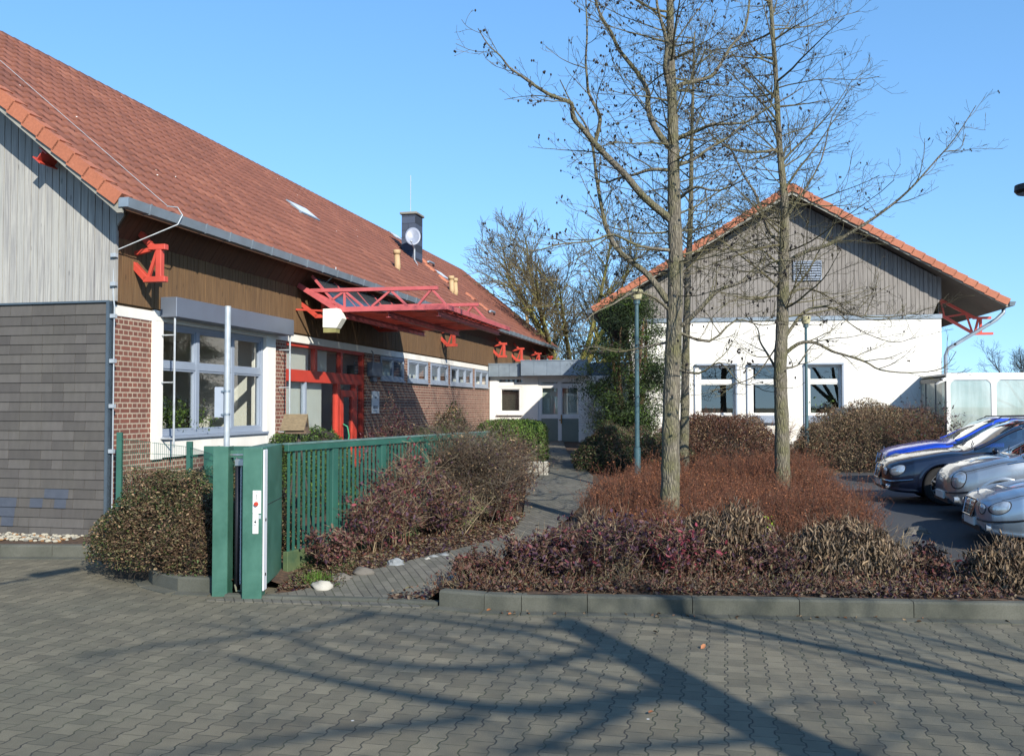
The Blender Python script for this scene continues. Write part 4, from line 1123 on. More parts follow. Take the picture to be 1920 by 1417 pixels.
# ---------------- thatched bird feeder ----------------
p=atY(560,805,14.2)
BF=thing('bird_feeder','bird feeder with thatched gable roof on a wooden tripod behind the fence','bird feeder',(p.x,p.y,.25),0)
h=p.z-.25
TH_=mat('thatch','#7a6a50',.95,.35,20.,.6,stretch=(1,1,4),fine=60)
mb=MB();r=.17
for sg in (-1,1):
    mb.prism([(-.22,0,.20),(-.24,sg*.17,-.02),(-.24,sg*.19,-.01),(-.22,sg*.0,.235)],(.36,0,0))
ro=build(mb,'thatched_roof',TH_,BF);ro.rotation_euler=(0,0,0)
for v in ro.data.vertices:v.co.z+=h
mb=MB();mb.prism([(-.14,-.13,-.02),(-.14,.13,-.02),(-.14,0,.17)],(.26,0,0));mb.box(-.17,.15,-.15,.15,-.06,-.02);o=build(mb,'house',mat('weathered_wood','#6b5847',.85,.2,8.),BF)
for v in o.data.vertices:v.co.z+=h
mb=MB();mb.cyl((.122,0,h+.07),(.13,0,h+.07),.028,14);build(mb,'entrance_hole',DARK,BF)
for a_ in (0,2.1,4.2):
    mb=MB();mb.tube([(0,0,h-.05),(.25*math.cos(a_+.6),.25*math.sin(a_+.6),.0)],.014,6);build(mb,'leg',mat('leg_wood','#4a4038',.85),BF)

# ---------------- street lamps ----------------
def mast(name,label,px,pybot,pytop,Y,r,head='globe',group='lamps on blue green poles'):
    p=atY(px,pybot,Y);g=G(p.x,p.y);t=thing(name,label,'street lamp',(p.x,p.y,g),0,group=group)
    zt=atY(px,pytop,Y).z-g
    mb=MB();mb.cyl((0,0,0),(0,0,1.0),r*1.35,16);mb.cyl((0,0,1.0),(0,0,zt),r,16,r1=r*.8);build(mb,'pole',LAMPG,t,smooth=False)
    mb=MB();mb.cyl((0,0,zt),(0,0,zt+.10),.07,14);build(mb,'collar',LAMPG,t)
    mb=MB();mb.cyl((0,0,zt+.1),(0,0,zt+.28),.10,18,r1=.14);mb.cyl((0,0,zt+.28),(0,0,zt+.30),.12,18);build(mb,'lamp_shade',mat('opal_lamp','#b5b08c',.4,.05),t)
    return t
mast('street_lamp','blue green lamp post standing left of the nearest tree trunk',1195,912,570,19.5,.052)
mast('street_lamp','thin grey green lamp post with pale head in front of the white wall',1513,838,614,25.,.045)
# lamp whose hood just enters the frame on the right
p=atY(1936,352,9.8)
t=thing('street_lamp','street lamp with flat dark hood at the right edge of the picture','street lamp',(p.x,p.y,.0),0,group='lamps on blue green poles')
mb=MB();mb.cyl((0,0,0),(0,0,p.z-.1),.06,16,r1=.045);build(mb,'pole',LAMPG,t)
mb=MB();mb.tube([(0,0,p.z-.06),(0,0,p.z-.03),(0,0,p.z+.03),(0,0,p.z+.05)],[.15,.175,.17,.05],28);build(mb,'hood',BLACK,t,smooth=False)
# lamp outside the frame whose shadow falls on the paving at the left
sh=atZ(122,1068);base=sh-Ld*(5.6/abs(Ld.z))
t=thing('street_lamp','lamp post outside the left edge, only the shadow of its hood on the paving','street lamp',(base.x-1.2,base.y-2.0,0),0,group='lamps on blue green poles')
mb=MB();mb.tube([(0,0,0),(0,0,5.3),(.55,.7,5.5),(1.05,1.35,5.6)],[.07,.05,.035,.03],12);build(mb,'pole',LAMPG,t)
mb=MB();mb.prism([(-.32,-.12,0),(.32,-.09,0),(.36,0,0),(.32,.09,0),(-.32,.12,0)],(0,0,.12));o=build(mb,'lamp_head',BLACK,t)
Mz=Matrix.Translation((1.2,1.75,5.58))@Matrix.Rotation(math.radians(60),4,'Z')
for v in o.data.vertices:v.co=Mz@v.co
# ---------------- parked cars ----------------
TYRE=mat('tyre_rubber','#1a1a1b',.85,.15,20.)
RIM=mat('alloy_rim','#a9adb3',.3,.05,5.,metal=.8)
CHROME=mat('chrome','#c9ccd0',.12,.03,5.,metal=1.)
LENS=mat('headlamp_lens','#b9c2c9',.08,.25,14.,metal=.6)
CARG=glass('car_glass',(.30,.38,.42),.16)
SEAT=mat('car_seat','#2c2d30',.8,.1)
PLATE=mat('blank_plate','#dcdcd6',.4,.02)
def paint(name,c,metal=.5):
    t=MT(name);cc=lin(c);lw=t.n('LayerWeight',{'Blend':.35})
    fl=t.noise(t.tc(),700.,2);t.col(t.mix(t.mr(fl,.4,.6,0,.35),cc,cm(cc,1.5)))
    b=t.b.inputs;b['Metallic'].default_value=metal;b['Roughness'].default_value=.28;b['Coat Weight'].default_value=1;b['Coat Roughness'].default_value=.03
    t.bump(t.noise(t.tc(),1.2,2),.03,.01);return t.m
def crm(p0,p1,p2,p3,t):
    return .5*((2*p1)+(-p0+p2)*t+(2*p0-5*p1+4*p2-p3)*t*t+(-p0+3*p1-3*p2+p3)*t*t*t)
def car(name,label,loc,rz,st,color,metal,wheels,R,grille,head,group,estate=False,pillars=(),emblem=True,rails=False,ndoor=(2.0,3.05),seed=1):
    t=thing(name,label,'car',loc,rz,group=group)
    PT=paint(name+'_paint_'+str(seed),color,metal)
    C=[]
    for (x,w,zb,zbelt,ztop,kind) in st:
        if kind=='g': wr=w*.70;z6=ztop-.085;r7=(wr*.86,ztop-.022)
        elif kind=='h': wr=w*.80;z6=zbelt+(ztop-zbelt)*.62;r7=(wr*.62,zbelt+(ztop-zbelt)*.93)
        row=[(0,zb),(w*.86,zb),(w*.965,zb+.09),(w,zb+.42*(zbelt-zb)),(w*.998,zbelt-.13),(w*.955,zbelt),(wr,z6),r7,(0,ztop)]
        C.append([np.array((x,y,z)) for y,z in row])
    n=len(C);xs=[s[0] for s in st]
    rows=[];info=[]
    for i in range(n-1):
        seg=max(2,int(round((xs[i+1]-xs[i])/(.022 if xs[i]<.5 else .05))))
        for k in range(seg):
            u=k/seg;rows.append([crm(C[max(i-1,0)][j],C[i][j],C[i+1][j],C[min(i+2,n-1)][j],u) if True else 0 for j in range(9)]);info.append(i)
    rows.append(C[-1]);info.append(n-2)
    # keep x linear so that rows never fold
    k=0
    for i in range(n-1):
        seg=max(2,int(round((xs[i+1]-xs[i])/(.022 if xs[i]<.5 else .05))))
        for q in range(seg):
            for j in range(9):rows[k][j]=np.array((xs[i]+(xs[i+1]-xs[i])*q/seg,rows[k][j][1],rows[k][j][2]))
            k+=1
    V=6
    def across(row):
        out=[]
        for j in range(8):
            for v in range(V):
                tt=v/V
                a=row[max(j-1,0)] if j not in(5,) else row[5]
                d=row[min(j+2,8)] if j not in (4,) else row[5]
                if j==7:d=row[7]*np.array((1,-1,1))
                out.append(crm(a,row[j],row[j+1],d,tt))
        out.append(row[8]);return out
    G_=[across(r) for r in rows];nj=len(G_[0])
    # wheel arches: pull vertices near each arch circle onto it, drop the faces inside
    for side in (1,):pass
    P=np.array(G_)   # rows x nj x 3, y>=0 half
    inside=np.zeros(P.shape[:2],bool);PO=P.copy();rowx=P[:,0,0].copy()
    for wx in wheels:
        dx=P[:,:,0]-wx;dz=P[:,:,2]-R;d=np.sqrt(dx*dx+dz*dz);Ra=R*1.13
        low=np.zeros_like(inside);low[:,:5*V]=True
        near=low&(abs(d-Ra)<.03)&(P[:,:,2]>.1)
        sc=np.where(near,Ra/np.maximum(d,1e-6),1)
        P[:,:,0]=wx+dx*sc;P[:,:,2]=R+dz*sc
        inside|=low&((d<Ra-.028))

    nr=P.shape[0]
    body=MB();glassm=MB();wind=MB()
    gl=[]
    for sy in (1,-1):
        base=len(body.v);vs=[(p[0],p[1]*sy,p[2]) for r in P for p in r]
        for mm in (body,glassm,wind):mm.v.extend(vs)
        for a in range(nr-1):
            i=info[a];k0,k1=st[i][5],st[i+1][5]
            for j in range(nj-1):
                jj=j//V
                q=[(a,j),(a,j+1),(a+1,j+1),(a+1,j)]
                if sum(inside[x] for x in q)>=1:continue
                f=tuple(base+x*nj+y for x,y in q)
                if sy<0:f=f[::-1]
                xm=(P[a,j,0]+P[a+1,j,0])/2
                tgt=body
                if 'g' in (k0,k1):
                    if jj==5:
                        tgt=glassm
                        if any(abs(xm-px)<.045 for px in pillars) or xm>st[-1][0]-.35:tgt=body
                    elif jj>=6 and k0!=k1:tgt=wind
                tgt.f.append(f);tgt.m.append(0)
        for a,rev in ((0,False),(nr-1,True)):   # end caps
            f=[base+a*nj+j for j in range(nj)];
            if (sy>0)!=rev:f=f[::-1]
            body.f.append(tuple(f));body.m.append(0)
    def clean(mm,nm,mt,par):
        if not mm.f:return None
        used=sorted({i for f in mm.f for i in f});mp={u:k for k,u in enumerate(used)}
        o=mkobj(nm,[mm.v[u] for u in used],[tuple(mp[i] for i in f) for f in mm.f],mt,None,par,True)
        return o
    bo=clean(body,'body',PT,t)
    def part(mm,nm,test):
        q=MB();q.v=mm.v;q.f=[f for f in mm.f if test(Vector([sum(mm.v[i][k] for i in f)/4 for k in range(3)]))];clean(q,nm,CARG,t)
    xm_=st[-1][0]*.6
    part(glassm,'side_window',lambda c:c.y>0);part(glassm,'side_window',lambda c:c.y<0)
    part(wind,'windscreen',lambda c:c.x<xm_);part(wind,'rear_window',lambda c:c.x>=xm_)
    # A pillars and roof edge strips
    ia=[a for a in range(nr) if st[info[a]][5]=='h' and st[info[a]+1][5]=='g' ]
    for sy in (1,-1):
        mb=MB();rows_=ia+[ia[-1]+1];rows_=[r for r in rows_ if r<nr and P[r,0,0]<st[-1][0]*.6]
        mb.tube([(P[r,6*V,0],P[r,6*V,1]*sy,P[r,6*V,2]+.005) for r in rows_],.026,8);build(mb,'windscreen_pillar',PT,bo,smooth=True)
    def skin(x,y=None,z=None,side=-1):
        """point on the body surface nearest to the request"""
        best=None;bd=9
        for r in range(nr):
            for j in range(nj):
                p=P[r,j];d=0
                if x is not None:d+=(p[0]-x)**2
                if y is not None:d+=(p[1]-abs(y))**2
                if z is not None:d+=(p[2]-z)**2
                if d<bd:bd=d;best=p
        return Vector((best[0],best[1]*side,best[2]))
    # dark trim: window line, sills, door gaps
    rb=[r for r in range(nr) if P[r,0,0]>=ndoor[0]-.55 and P[r,0,0]<=st[-1][0]-.45]
    for sy in (1,-1):
        mb=MB();mb.tube([(P[r,5*V,0],P[r,5*V,1]*sy+.002*sy,P[r,5*V,2]) for r in rb[::2]],.010,5);build(mb,'window_trim',CHROME if not estate else BLACK,bo)
        for dx in ndoor:
            a=min(range(nr),key=lambda r:abs(P[r,0,0]-dx));mb=MB()
            mb.tube([(P[a,j,0],P[a,j,1]*sy+.001*sy,P[a,j,2]) for j in range(2*V,5*V+1)],.0045,4);build(mb,'door_gap',BLACK,bo)
        hb=[r for r in range(nr) if .20<P[r,0,0]<(ndoor[0]-.35)]
        mb=MB();mb.tube([(P[r,5*V+3,0],P[r,5*V+3,1]*sy,P[r,5*V+3,2]+.001) for r in hb],.004,4);build(mb,'bonnet_gap',BLACK,bo)
        for dx in ndoor[1:]:
            a=min(range(nr),key=lambda r:abs(P[r,0,0]-dx+.2));p=P[a,4*V];mb=MB();mb.box(p[0]-.1,p[0]+.1,(p[1]-.005)*sy,(p[1]+.03)*sy,p[2]-.02,p[2]+.015);build(mb,'door_handle',PT,t,bevel=.008)
        # mirror
        p=skin(ndoor[0]-.08,None,st[5][3]+.02,sy);mb=MB();p.y=sy*abs(p.y)
        mb.ball((p.x+.02,p.y+sy*.13,p.z+.075),(.055,.10,.068),14,10);mb.bar((p.x,p.y-.02*sy,p.z),(p.x+.02,p.y+sy*.08,p.z+.04),.05,.03)
        build(mb,'mirror',BLACK if seed in(1,) else PT,t,smooth=True)
    # wheels
    for wx in wheels:
        for sy in (1,-1):
            wy=st[4][1]*sy*.985;mb=MB();N=32
            prof=[(.62,0),(.66,.02),(.93,.03),(1,.01),(1,-.20),(.93,-.22),(.62,-.2)]
            vs=[(wx+R*r_*math.cos(2*math.pi*i/N),wy+(h-.02)*sy,R+R*r_*math.sin(2*math.pi*i/N)) for r_,h in prof for i in range(N)]
            mb.add(vs,[(a*N+i,a*N+(i+1)%N,(a+1)*N+(i+1)%N,(a+1)*N+i) for a in range(6) for i in range(N)])
            wo=build(mb,'wheel',TYRE,t,smooth=True)
            mb=MB()
            vs=[(wx+R*r_*math.cos(2*math.pi*i/N),wy+(h-.02)*sy,R+R*r_*math.sin(2*math.pi*i/N)) for r_,h in [(.66,.02),(.63,.02),(.60,-.03),(.58,-.15)] for i in range(N)]
            mb.add(vs,[(a*N+i,a*N+(i+1)%N,(a+1)*N+(i+1)%N,(a+1)*N+i) for a in range(3) for i in range(N)])
            for k in range(7 if seed!=3 else 9):
                a=2*math.pi*k/(7 if seed!=3 else 9);mb.bar((wx+R*.08*math.cos(a),wy-.01*sy,R+R*.08*math.sin(a)),(wx+R*.62*math.cos(a),wy-.0*sy,R+R*.62*math.sin(a)),.03,.06,up=(0,1,0))
            mb.cyl((wx,wy-.05*sy,R),(wx,wy+.01*sy,R),.06,16);build(mb,'rim',RIM,wo,bevel=.003)
            mb=MB();mb.cyl((wx,wy-.2*sy,R),(wx,wy-.12*sy,R),R*.6,24);build(mb,'brake_disc',DARK,wo)
        mb=MB();N=20;Ra=R*1.14
        vs=[(wx+Ra*math.cos(math.pi*i/N),yy,R+Ra*math.sin(math.pi*i/N)) for yy in (-.86,.86) for i in range(N+1)]
        mb.add(vs,[(i,i+1,N+2+i,N+1+i) for i in range(N)]);build(mb,'wheel_housing',BLACK,t)
        def yat(x,z):
            q=np.interp(x,P[:,0,0],np.arange(nr)) if False else min(range(nr),key=lambda r:abs(rowx[r]-x))
            col=PO[q];zz=col[V:5*V+1,2];return float(np.interp(z,zz,col[V:5*V+1,1]))
        for sy in (1,-1):
            mb=MB();Ra=R*1.13;aa=[math.radians(-22+224*i/36) for i in range(37)];vs=[]
            for rr_,hh_ in ((Ra-.012,-.03),(Ra-.008,.010),(Ra+.025,.012),(Ra+.052,.003)):
                for a_ in aa:
                    xx=wx+rr_*math.cos(a_);zz=max(R+rr_*math.sin(a_),.20);vs.append((xx,(yat(xx,zz)+hh_)*sy,zz))
            n_=len(aa);fs=[(k*n_+i,k*n_+i+1,(k+1)*n_+i+1,(k+1)*n_+i) for k in range(3) for i in range(n_-1)]
            if sy<0:fs=[f[::-1] for f in fs]
            mb.add(vs,fs);build(mb,'wheel_arch',PT,bo,smooth=True)
    mb=MB();mb.box(.35,st[-1][0]-.35,-.7,.7,.20,.30);build(mb,'underbody',BLACK,t)
    # seats and wheel
    for sx in (2.25,3.15):
        for sy in (-.38,.38):
            mb=MB();mb.box(sx,sx+.14,sy-.24,sy+.24,.5,1.05);mb.box(sx-.45,sx,sy-.24,sy+.24,.42,.55);mb.box(sx+.05,sx+.13,sy-.12,sy+.12,1.10,1.27);build(mb,'seat',SEAT,t,bevel=.03)
    mb=MB();mb.box(1.25,1.75,-.68,.68,.62,.86);build(mb,'dashboard',SEAT,t,bevel=.04)
    # front
    g=grille
    fx=lambda y,z:min([p[0] for r in P for p in r if abs(p[1]-abs(y))<.09 and abs(p[2]-z)<.05] or [.1])
    x0=fx(0.1,g['z0']+.02);x1=fx(0.1,g['z1'])
    if g['z1']-g['z0']>.05:
        mb=MB();w0,w1=g['w0'],g['w1'];xa=-.035;xb=.03
        pts=[(xa,-w0,g['z0']),(xa,w0,g['z0']),(xb,w1,g['z1']),(xb,-w1,g['z1'])]
        mb.prism(pts,(.12,0,0),0);go=build(mb,'grille',BLACK,t,bevel=.01)
        mb=MB()
        for a,b in zip(pts,pts[1:]+pts[:1]):mb.bar(Vector(a)+Vector((-.006,0,0)),Vector(b)+Vector((-.006,0,0)),.022,.025)
        build(mb,'frame',CHROME,go,bevel=.004)
        mb=MB()
        for k in range(1,g['n']+1):
            f=k/(g['n']+1);z=g['z0']+(g['z1']-g['z0'])*f;w_=w0+(w1-w0)*f;x=xa+(xb-xa)*f
            mb.bar((x-.006,-w_,z),(x-.006,w_,z),.012,.012)
        mb.bar((xa-.008,0,g['z0']),(xb-.008,0,g['z1']),.012,.02,up=(1,0,0))
        build(mb,'slats',CHROME,go)
    if emblem:
        q=skin(.30,0,None,1);mb=MB();N=16;c_=Vector((.10,0,g['z1']+.10));r_=.035
        mb.tube([c_+Vector((0,r_*math.cos(2*math.pi*i/N),r_*math.sin(2*math.pi*i/N))) for i in range(N+1)],.004,5)
        for k in range(3):
            a=math.pi/2+k*2*math.pi/3;mb.bar(c_,c_+Vector((0,r_*math.cos(a),r_*math.sin(a))),.005,.005)
        mb.cyl(c_-Vector((0,0,.09)),c_-Vector((0,0,r_)),.006,6);build(mb,'emblem',CHROME,t)
    else:
        mb=MB();mb.ball((x1-.0,0,g['z1']+.07),(.015,.06,.04),14,8);build(mb,'emblem',CHROME,t,smooth=True)
    def surf(a,j):
        a=min(max(a,0),nr-1.001);j=min(max(j,0),nj-1.001);i0=int(a);j0=int(j);f=a-i0;g2=j-j0
        return (P[i0,j0]*(1-f)+P[i0+1,j0]*f)*(1-g2)+(P[i0,j0+1]*(1-f)+P[i0+1,j0+1]*f)*g2
    for sy in (1,-1):
        for (hx,hy,hz,rx_,ry,rz_) in head:
            best=min(((a,j) for a in range(0,40) for j in range(2*V,7*V)),key=lambda q:sum((P[q][k]-(hx,hy,hz)[k])**2 for k in range(3)))
            a0,j0=best
            La=np.linalg.norm(P[a0+1,j0]-P[a0,j0]);Lj=np.linalg.norm(P[a0,j0+1]-P[a0,j0])
            hm=MB();bz=MB();NT_=28;rings=[0,.35,.7,.92,1.0,1.12]
            def pt(rr_,th):
                aa=a0+rr_*rx_/La*math.cos(th);jj=j0+rr_*rz_/Lj*math.sin(th)
                p=surf(aa,jj);u=surf(aa+.5,jj)-surf(aa-.5,jj);v=surf(aa,jj+.5)-surf(aa,jj-.5);nn=np.cross(u,v);nn=nn/(np.linalg.norm(nn)+1e-9)
                if nn[1]<0:nn=-nn
                p=p+nn*(.006+.016*max(0,1-rr_*rr_));return (p[0],p[1]*sy,p[2])
            for mm,rs_ in ((hm,rings[:5]),(bz,[.98,1.1])):
                vs=[pt(r_,2*math.pi*i/NT_) for r_ in rs_ for i in range(NT_)]
                fs=[(k*NT_+i,k*NT_+(i+1)%NT_,(k+1)*NT_+(i+1)%NT_,(k+1)*NT_+i) for k in range(len(rs_)-1) for i in range(NT_)]
                if mm is hm:fs=[f for f in fs]
                mm.add(vs,fs)
            o=build(hm,'headlight',LENS,t,smooth=True);build(bz,'bezel',DARK,o)
    xb=fx(0.2,.42)
    mb=MB();mb.box(-.022,.01,-.26,.26,.285,.395);build(mb,'number_plate',PLATE,t,bevel=.004)
    xb=fx(.3,.27)
    mb=MB();mb.prism([(.0,-.50,.235),(.0,.50,.235),(.0,.44,.30),(.0,-.44,.30)],(.1,0,0));build(mb,'air_intake',BLACK,t)
    for sy in (1,-1):
        mb=MB();x=fx(.62,.31);mb.cyl((x-.012,.60*sy,.30),(x+.06,.60*sy,.30),.045,14);build(mb,'fog_lamp',LENS,t)
    rbp=[r for r in range(nr) if P[r,3*V,0]<.45 and P[r,3*V,2]>.3]
    for sy in (1,-1):
        mb=MB();mb.tube([(P[r,j,0]-.004,P[r,j,1]*sy*1.006,P[r,j,2]) for r in rbp for j in (3*V+1,)],.012,5);build(mb,'bumper_trim',BLACK if seed!=2 else CHROME,bo)
    # wipers
    for yy in (-.45,.15):
        mb=MB();p=[p for r in ia for p in [P[r]]][0];ic=max(i for i in range(6,9) if st[i][5]=='h' or i==6) if st[6][5]=='h' else 5
        xc,zc=st[ic][0],st[ic][4]
        mb.tube([(xc+.02,yy,zc+.015),(xc+.16,yy+.45,zc+.09)],.008,5);build(mb,'wiper',BLACK,t)
    if rails:
        for sy in (1,-1):
            rg=[r for r in range(nr) if 2.15<P[r,0,0]<st[-1][0]-.7];mb=MB()
            mb.tube([(P[r,7*V-1,0],P[r,7*V-1,1]*sy,P[r,7*V-1,2]+.035+(0 if 3<k<len(rg)-4 else -.03)) for k,r in enumerate(rg)],.014,6);build(mb,'roof_rail',BLACK,t,smooth=True)
    return t
E_ST=[(0.,.40,.33,.52,.60,'h'),(.03,.56,.27,.56,.66,'h'),(.10,.70,.22,.60,.715,'h'),(.22,.79,.20,.645,.765,'h'),(.45,.865,.19,.715,.825,'h'),(1.0,.905,.19,.83,.925,'h'),(1.42,.91,.19,.895,.985,'h'),
      (2.22,.91,.19,.925,1.41,'g'),(2.6,.91,.19,.935,1.46,'g'),(3.5,.91,.19,.95,1.475,'g'),(4.3,.90,.20,.97,1.43,'g'),(4.62,.88,.22,.98,1.30,'g'),(4.80,.82,.28,.96,1.0,'h'),(4.84,.75,.35,.9,.93,'h')]
C_ST=[(0.,.38,.32,.50,.58,'h'),(.03,.54,.26,.54,.64,'h'),(.10,.67,.22,.585,.69,'h'),(.22,.755,.20,.63,.74,'h'),(.42,.825,.19,.695,.80,'h'),(.95,.86,.19,.815,.90,'h'),(1.30,.865,.19,.875,.955,'h'),
      (2.08,.865,.19,.90,1.37,'g'),(2.5,.865,.19,.91,1.42,'g'),(3.1,.865,.19,.925,1.40,'g'),(3.6,.86,.20,.94,1.25,'g'),(4.05,.84,.22,.95,1.02,'h'),(4.45,.78,.28,.93,.99,'h'),(4.52,.70,.35,.86,.9,'h')]
S_ST=[(0.,.36,.33,.50,.57,'h'),(.03,.50,.27,.56,.65,'h'),(.09,.60,.22,.62,.72,'h'),(.2,.69,.20,.68,.79,'h'),(.36,.75,.19,.735,.84,'h'),(.72,.80,.19,.84,.93,'h'),(1.0,.805,.19,.895,.985,'h'),
      (1.75,.805,.19,.92,1.36,'g'),(2.2,.805,.19,.93,1.42,'g'),(2.9,.80,.19,.95,1.41,'g'),(3.3,.78,.20,.97,1.34,'g'),(3.52,.76,.22,.98,1.22,'g'),(3.7,.70,.28,.94,1.0,'h'),(3.74,.64,.35,.85,.9,'h')]
rz=-A1
XB=Frame((0,0,0),A1)
def carpos(px,py,z,Y):   # bumper corner that faces the camera and the frame's left
    p=atY(px,py,Y);return Vector((p.x,p.y,0))
grp='cars parked side by side in the car park'
EG=dict(z0=.42,z1=.655,w0=.21,w1=.28,n=5)
EH=[(.20,.75,.61,.15,.16,.085),(.035,.53,.565,.06,.085,.065)]
def place(px,Y):
    p=atY(px,880,Y);return (p.x,p.y,zlot(p.x,p.y)+.005)
c4=place(1649,21.0);c3=place(1648,17.0);c2=place(1763,14.7);c1=place(1818,12.75)
car('parked_car','bright blue estate car with roof rails, farthest of the four parked cars',c4,rz,E_ST,'#0d42c2',.25,(.92,3.78),.315,EG,EH,grp,estate=True,pillars=(2.95,3.95),rails=True,ndoor=(1.75,2.95,4.0),seed=1)
car('parked_car','dark navy estate car with chrome grille, second farthest of the parked cars',c3,rz,E_ST,'#141c30',.4,(.92,3.78),.33,EG,EH,grp,estate=True,pillars=(2.95,3.95),rails=True,ndoor=(1.75,2.95,4.0),seed=2)
car('parked_car','small rounded silver hatchback parked between the navy estate and the pale blue saloon',c2,rz,S_ST,'#9aa2a8',.7,(.70,3.0),.285,dict(z0=.40,z1=.44,w0=.26,w1=.28,n=1),[(.13,.62,.635,.12,.14,.095)],grp,pillars=(2.45,),emblem=False,ndoor=(1.3,2.45),seed=3)
car('parked_car','pale silver blue saloon car nearest to the camera with double oval headlights',c1,rz,C_ST,'#8fa3b5',.65,(.85,3.56),.31,dict(z0=.41,z1=.63,w0=.20,w1=.27,n=4),[(.19,.72,.585,.14,.15,.08),(.035,.50,.54,.06,.085,.06)],grp,pillars=(2.75,3.55),ndoor=(1.65,2.75),seed=4)
# ---------------- trees ----------------
def rotv(v,ax,a):return Matrix.Rotation(a,3,ax)@v
def perp(d,rr):
    a=Vector((rr.gauss(0,1),rr.gauss(0,1),rr.gauss(0,1)));a=a-d*a.dot(d);return a.normalized()
class Tree:
    def __init__(s,rr,P):s.rr=rr;s.P=P;s.trunk=MB();s.limb=MB();s.twig=MB();s.cones=MB();s.ends=[];s.count=0
    def grow(s,p,d,L,r,lev):
        rr=s.rr;P=s.P[lev];n=P['n'];pts=[p.copy()];rad=[r];d=d.normalized();bend=perp(d,rr)
        for i in range(n):
            f=(i+1)/n
            d=(d+bend*rr.uniform(-.2,1)*P['curve']/n+Vector((0,0,1))*P['up']*f/n+perp(d,rr)*P['jit']).normalized()
            p=p+d*(L/n);pts.append(p.copy());rad.append(max(r*(1-f*P['taper']),P['rmin']))
        (s.limb if lev<=P.get('split',0) else s.twig).tube(pts,rad,P['sides'],cap=False)
        s.kids(pts,rad,L,lev)
        return pts
    def kids(s,pts,rad,L,lev,t0=None):
        rr=s.rr;P=s.P[lev]
        if lev+1>=len(s.P):
            s.ends.append(pts[-1]);return
        k=P['kids']*L;k=int(k)+(rr.random()<k-int(k))
        n=len(pts)-1
        for i in range(k):
            t=(t0 if t0 is not None else P['t0'])+(1-(t0 if t0 is not None else P['t0']))*((i+rr.random())/max(k,1));t=min(t,.995)
            q=t*n;a=int(q);f=q-a;p=pts[a].lerp(pts[a+1],f);d=(pts[a+1]-pts[a]).normalized()
            ax=perp(d,rr);ang=rr.uniform(*P['ang']);d2=rotv(d,ax,ang)
            if d2.z<-.35:d2.z*=.3
            Q=s.P[lev+1];L2=rr.uniform(*Q['len'])*(1-.45*t)
            r2=min(rad[a]*.7,Q['r0'])*(L2/Q['len'][1])**.5
            s.grow(p,d2.normalized(),L2,max(r2,Q['rmin']),lev+1)
def spline(pts,k=4):
    out=[]
    for i in range(len(pts)-1):
        p0=pts[max(i-1,0)];p1=pts[i];p2=pts[i+1];p3=pts[min(i+2,len(pts)-1)]
        for j in range(k):out.append(crm(np.array(p0),np.array(p1),np.array(p2),np.array(p3),j/k))
    out.append(np.array(pts[-1]));return [Vector(o) for o in out]
def limb3(px,Y,drift,rr,k=3):
    n=len(px);return spline([atY(x,y,Y+drift*(i/(n-1))+(rr.uniform(-.06,.06) if 0<i<n-1 else 0)) for i,(x,y) in enumerate(px)],k)
def cones(T,prob,rr,size=.013,filt=None):
    for e in T.ends:
        if rr.random()<prob and (filt is None or filt(e)):
            for k in range(rr.choice([1,2,3])):
                c=e+Vector((rr.uniform(-.025,.025),rr.uniform(-.025,.025),rr.uniform(-.03,.01)));T.cones.ball(c,(size,size,size*1.5),6,5)
def c1_(pts):return [(880+x/3.08,y/3.08) for x,y in pts]
def c2_(pts):return [(1200+x/2.53,300+y/2.53) for x,y in pts]
def c7_(pts):return [(1560+x/4.722,560+y/4.722) for x,y in pts]
ALD=[dict(n=8,curve=.3,up=.1,jit=.03,taper=.9,rmin=.02,sides=8,kids=0,t0=.1,ang=(.6,1.2)),
     dict(n=8,curve=.55,up=.35,jit=.10,taper=.85,rmin=.006,sides=6,kids=3.4,t0=.12,ang=(.5,1.2),len=(1.0,2.4),r0=.035),
     dict(n=7,curve=.7,up=.45,jit=.13,taper=.75,rmin=.0038,sides=4,kids=6.2,t0=.12,ang=(.5,1.2),len=(.45,1.25),r0=.012),
     dict(n=6,curve=.9,up=.6,jit=.16,taper=.6,rmin=.0028,sides=3,kids=8.0,t0=.15,ang=(.5,1.1),len=(.2,.6),r0=.005),
     dict(n=3,curve=.8,up=.5,jit=.15,taper=.5,rmin=.0024,sides=3,kids=0,t0=.1,ang=(.5,1.1),len=(.06,.2),r0=.0034)]
def finish(T,t,bark,twm,base):
    def loc(mb):mb.v=[(v[0]-base.x,v[1]-base.y,v[2]-base.z) for v in mb.v]
    for m in (T.trunk,T.limb,T.twig,T.cones):loc(m)
    tr=build(T.trunk,'trunk',bark,t,smooth=True)
    if T.limb.v:build(T.limb,'branches',bark,t,smooth=True)
    if T.twig.v:tag(build(T.twig,'twigs',twm,t),kind='stuff')
    if T.cones.v:tag(build(T.cones,'cones',CONE,t),kind='stuff')
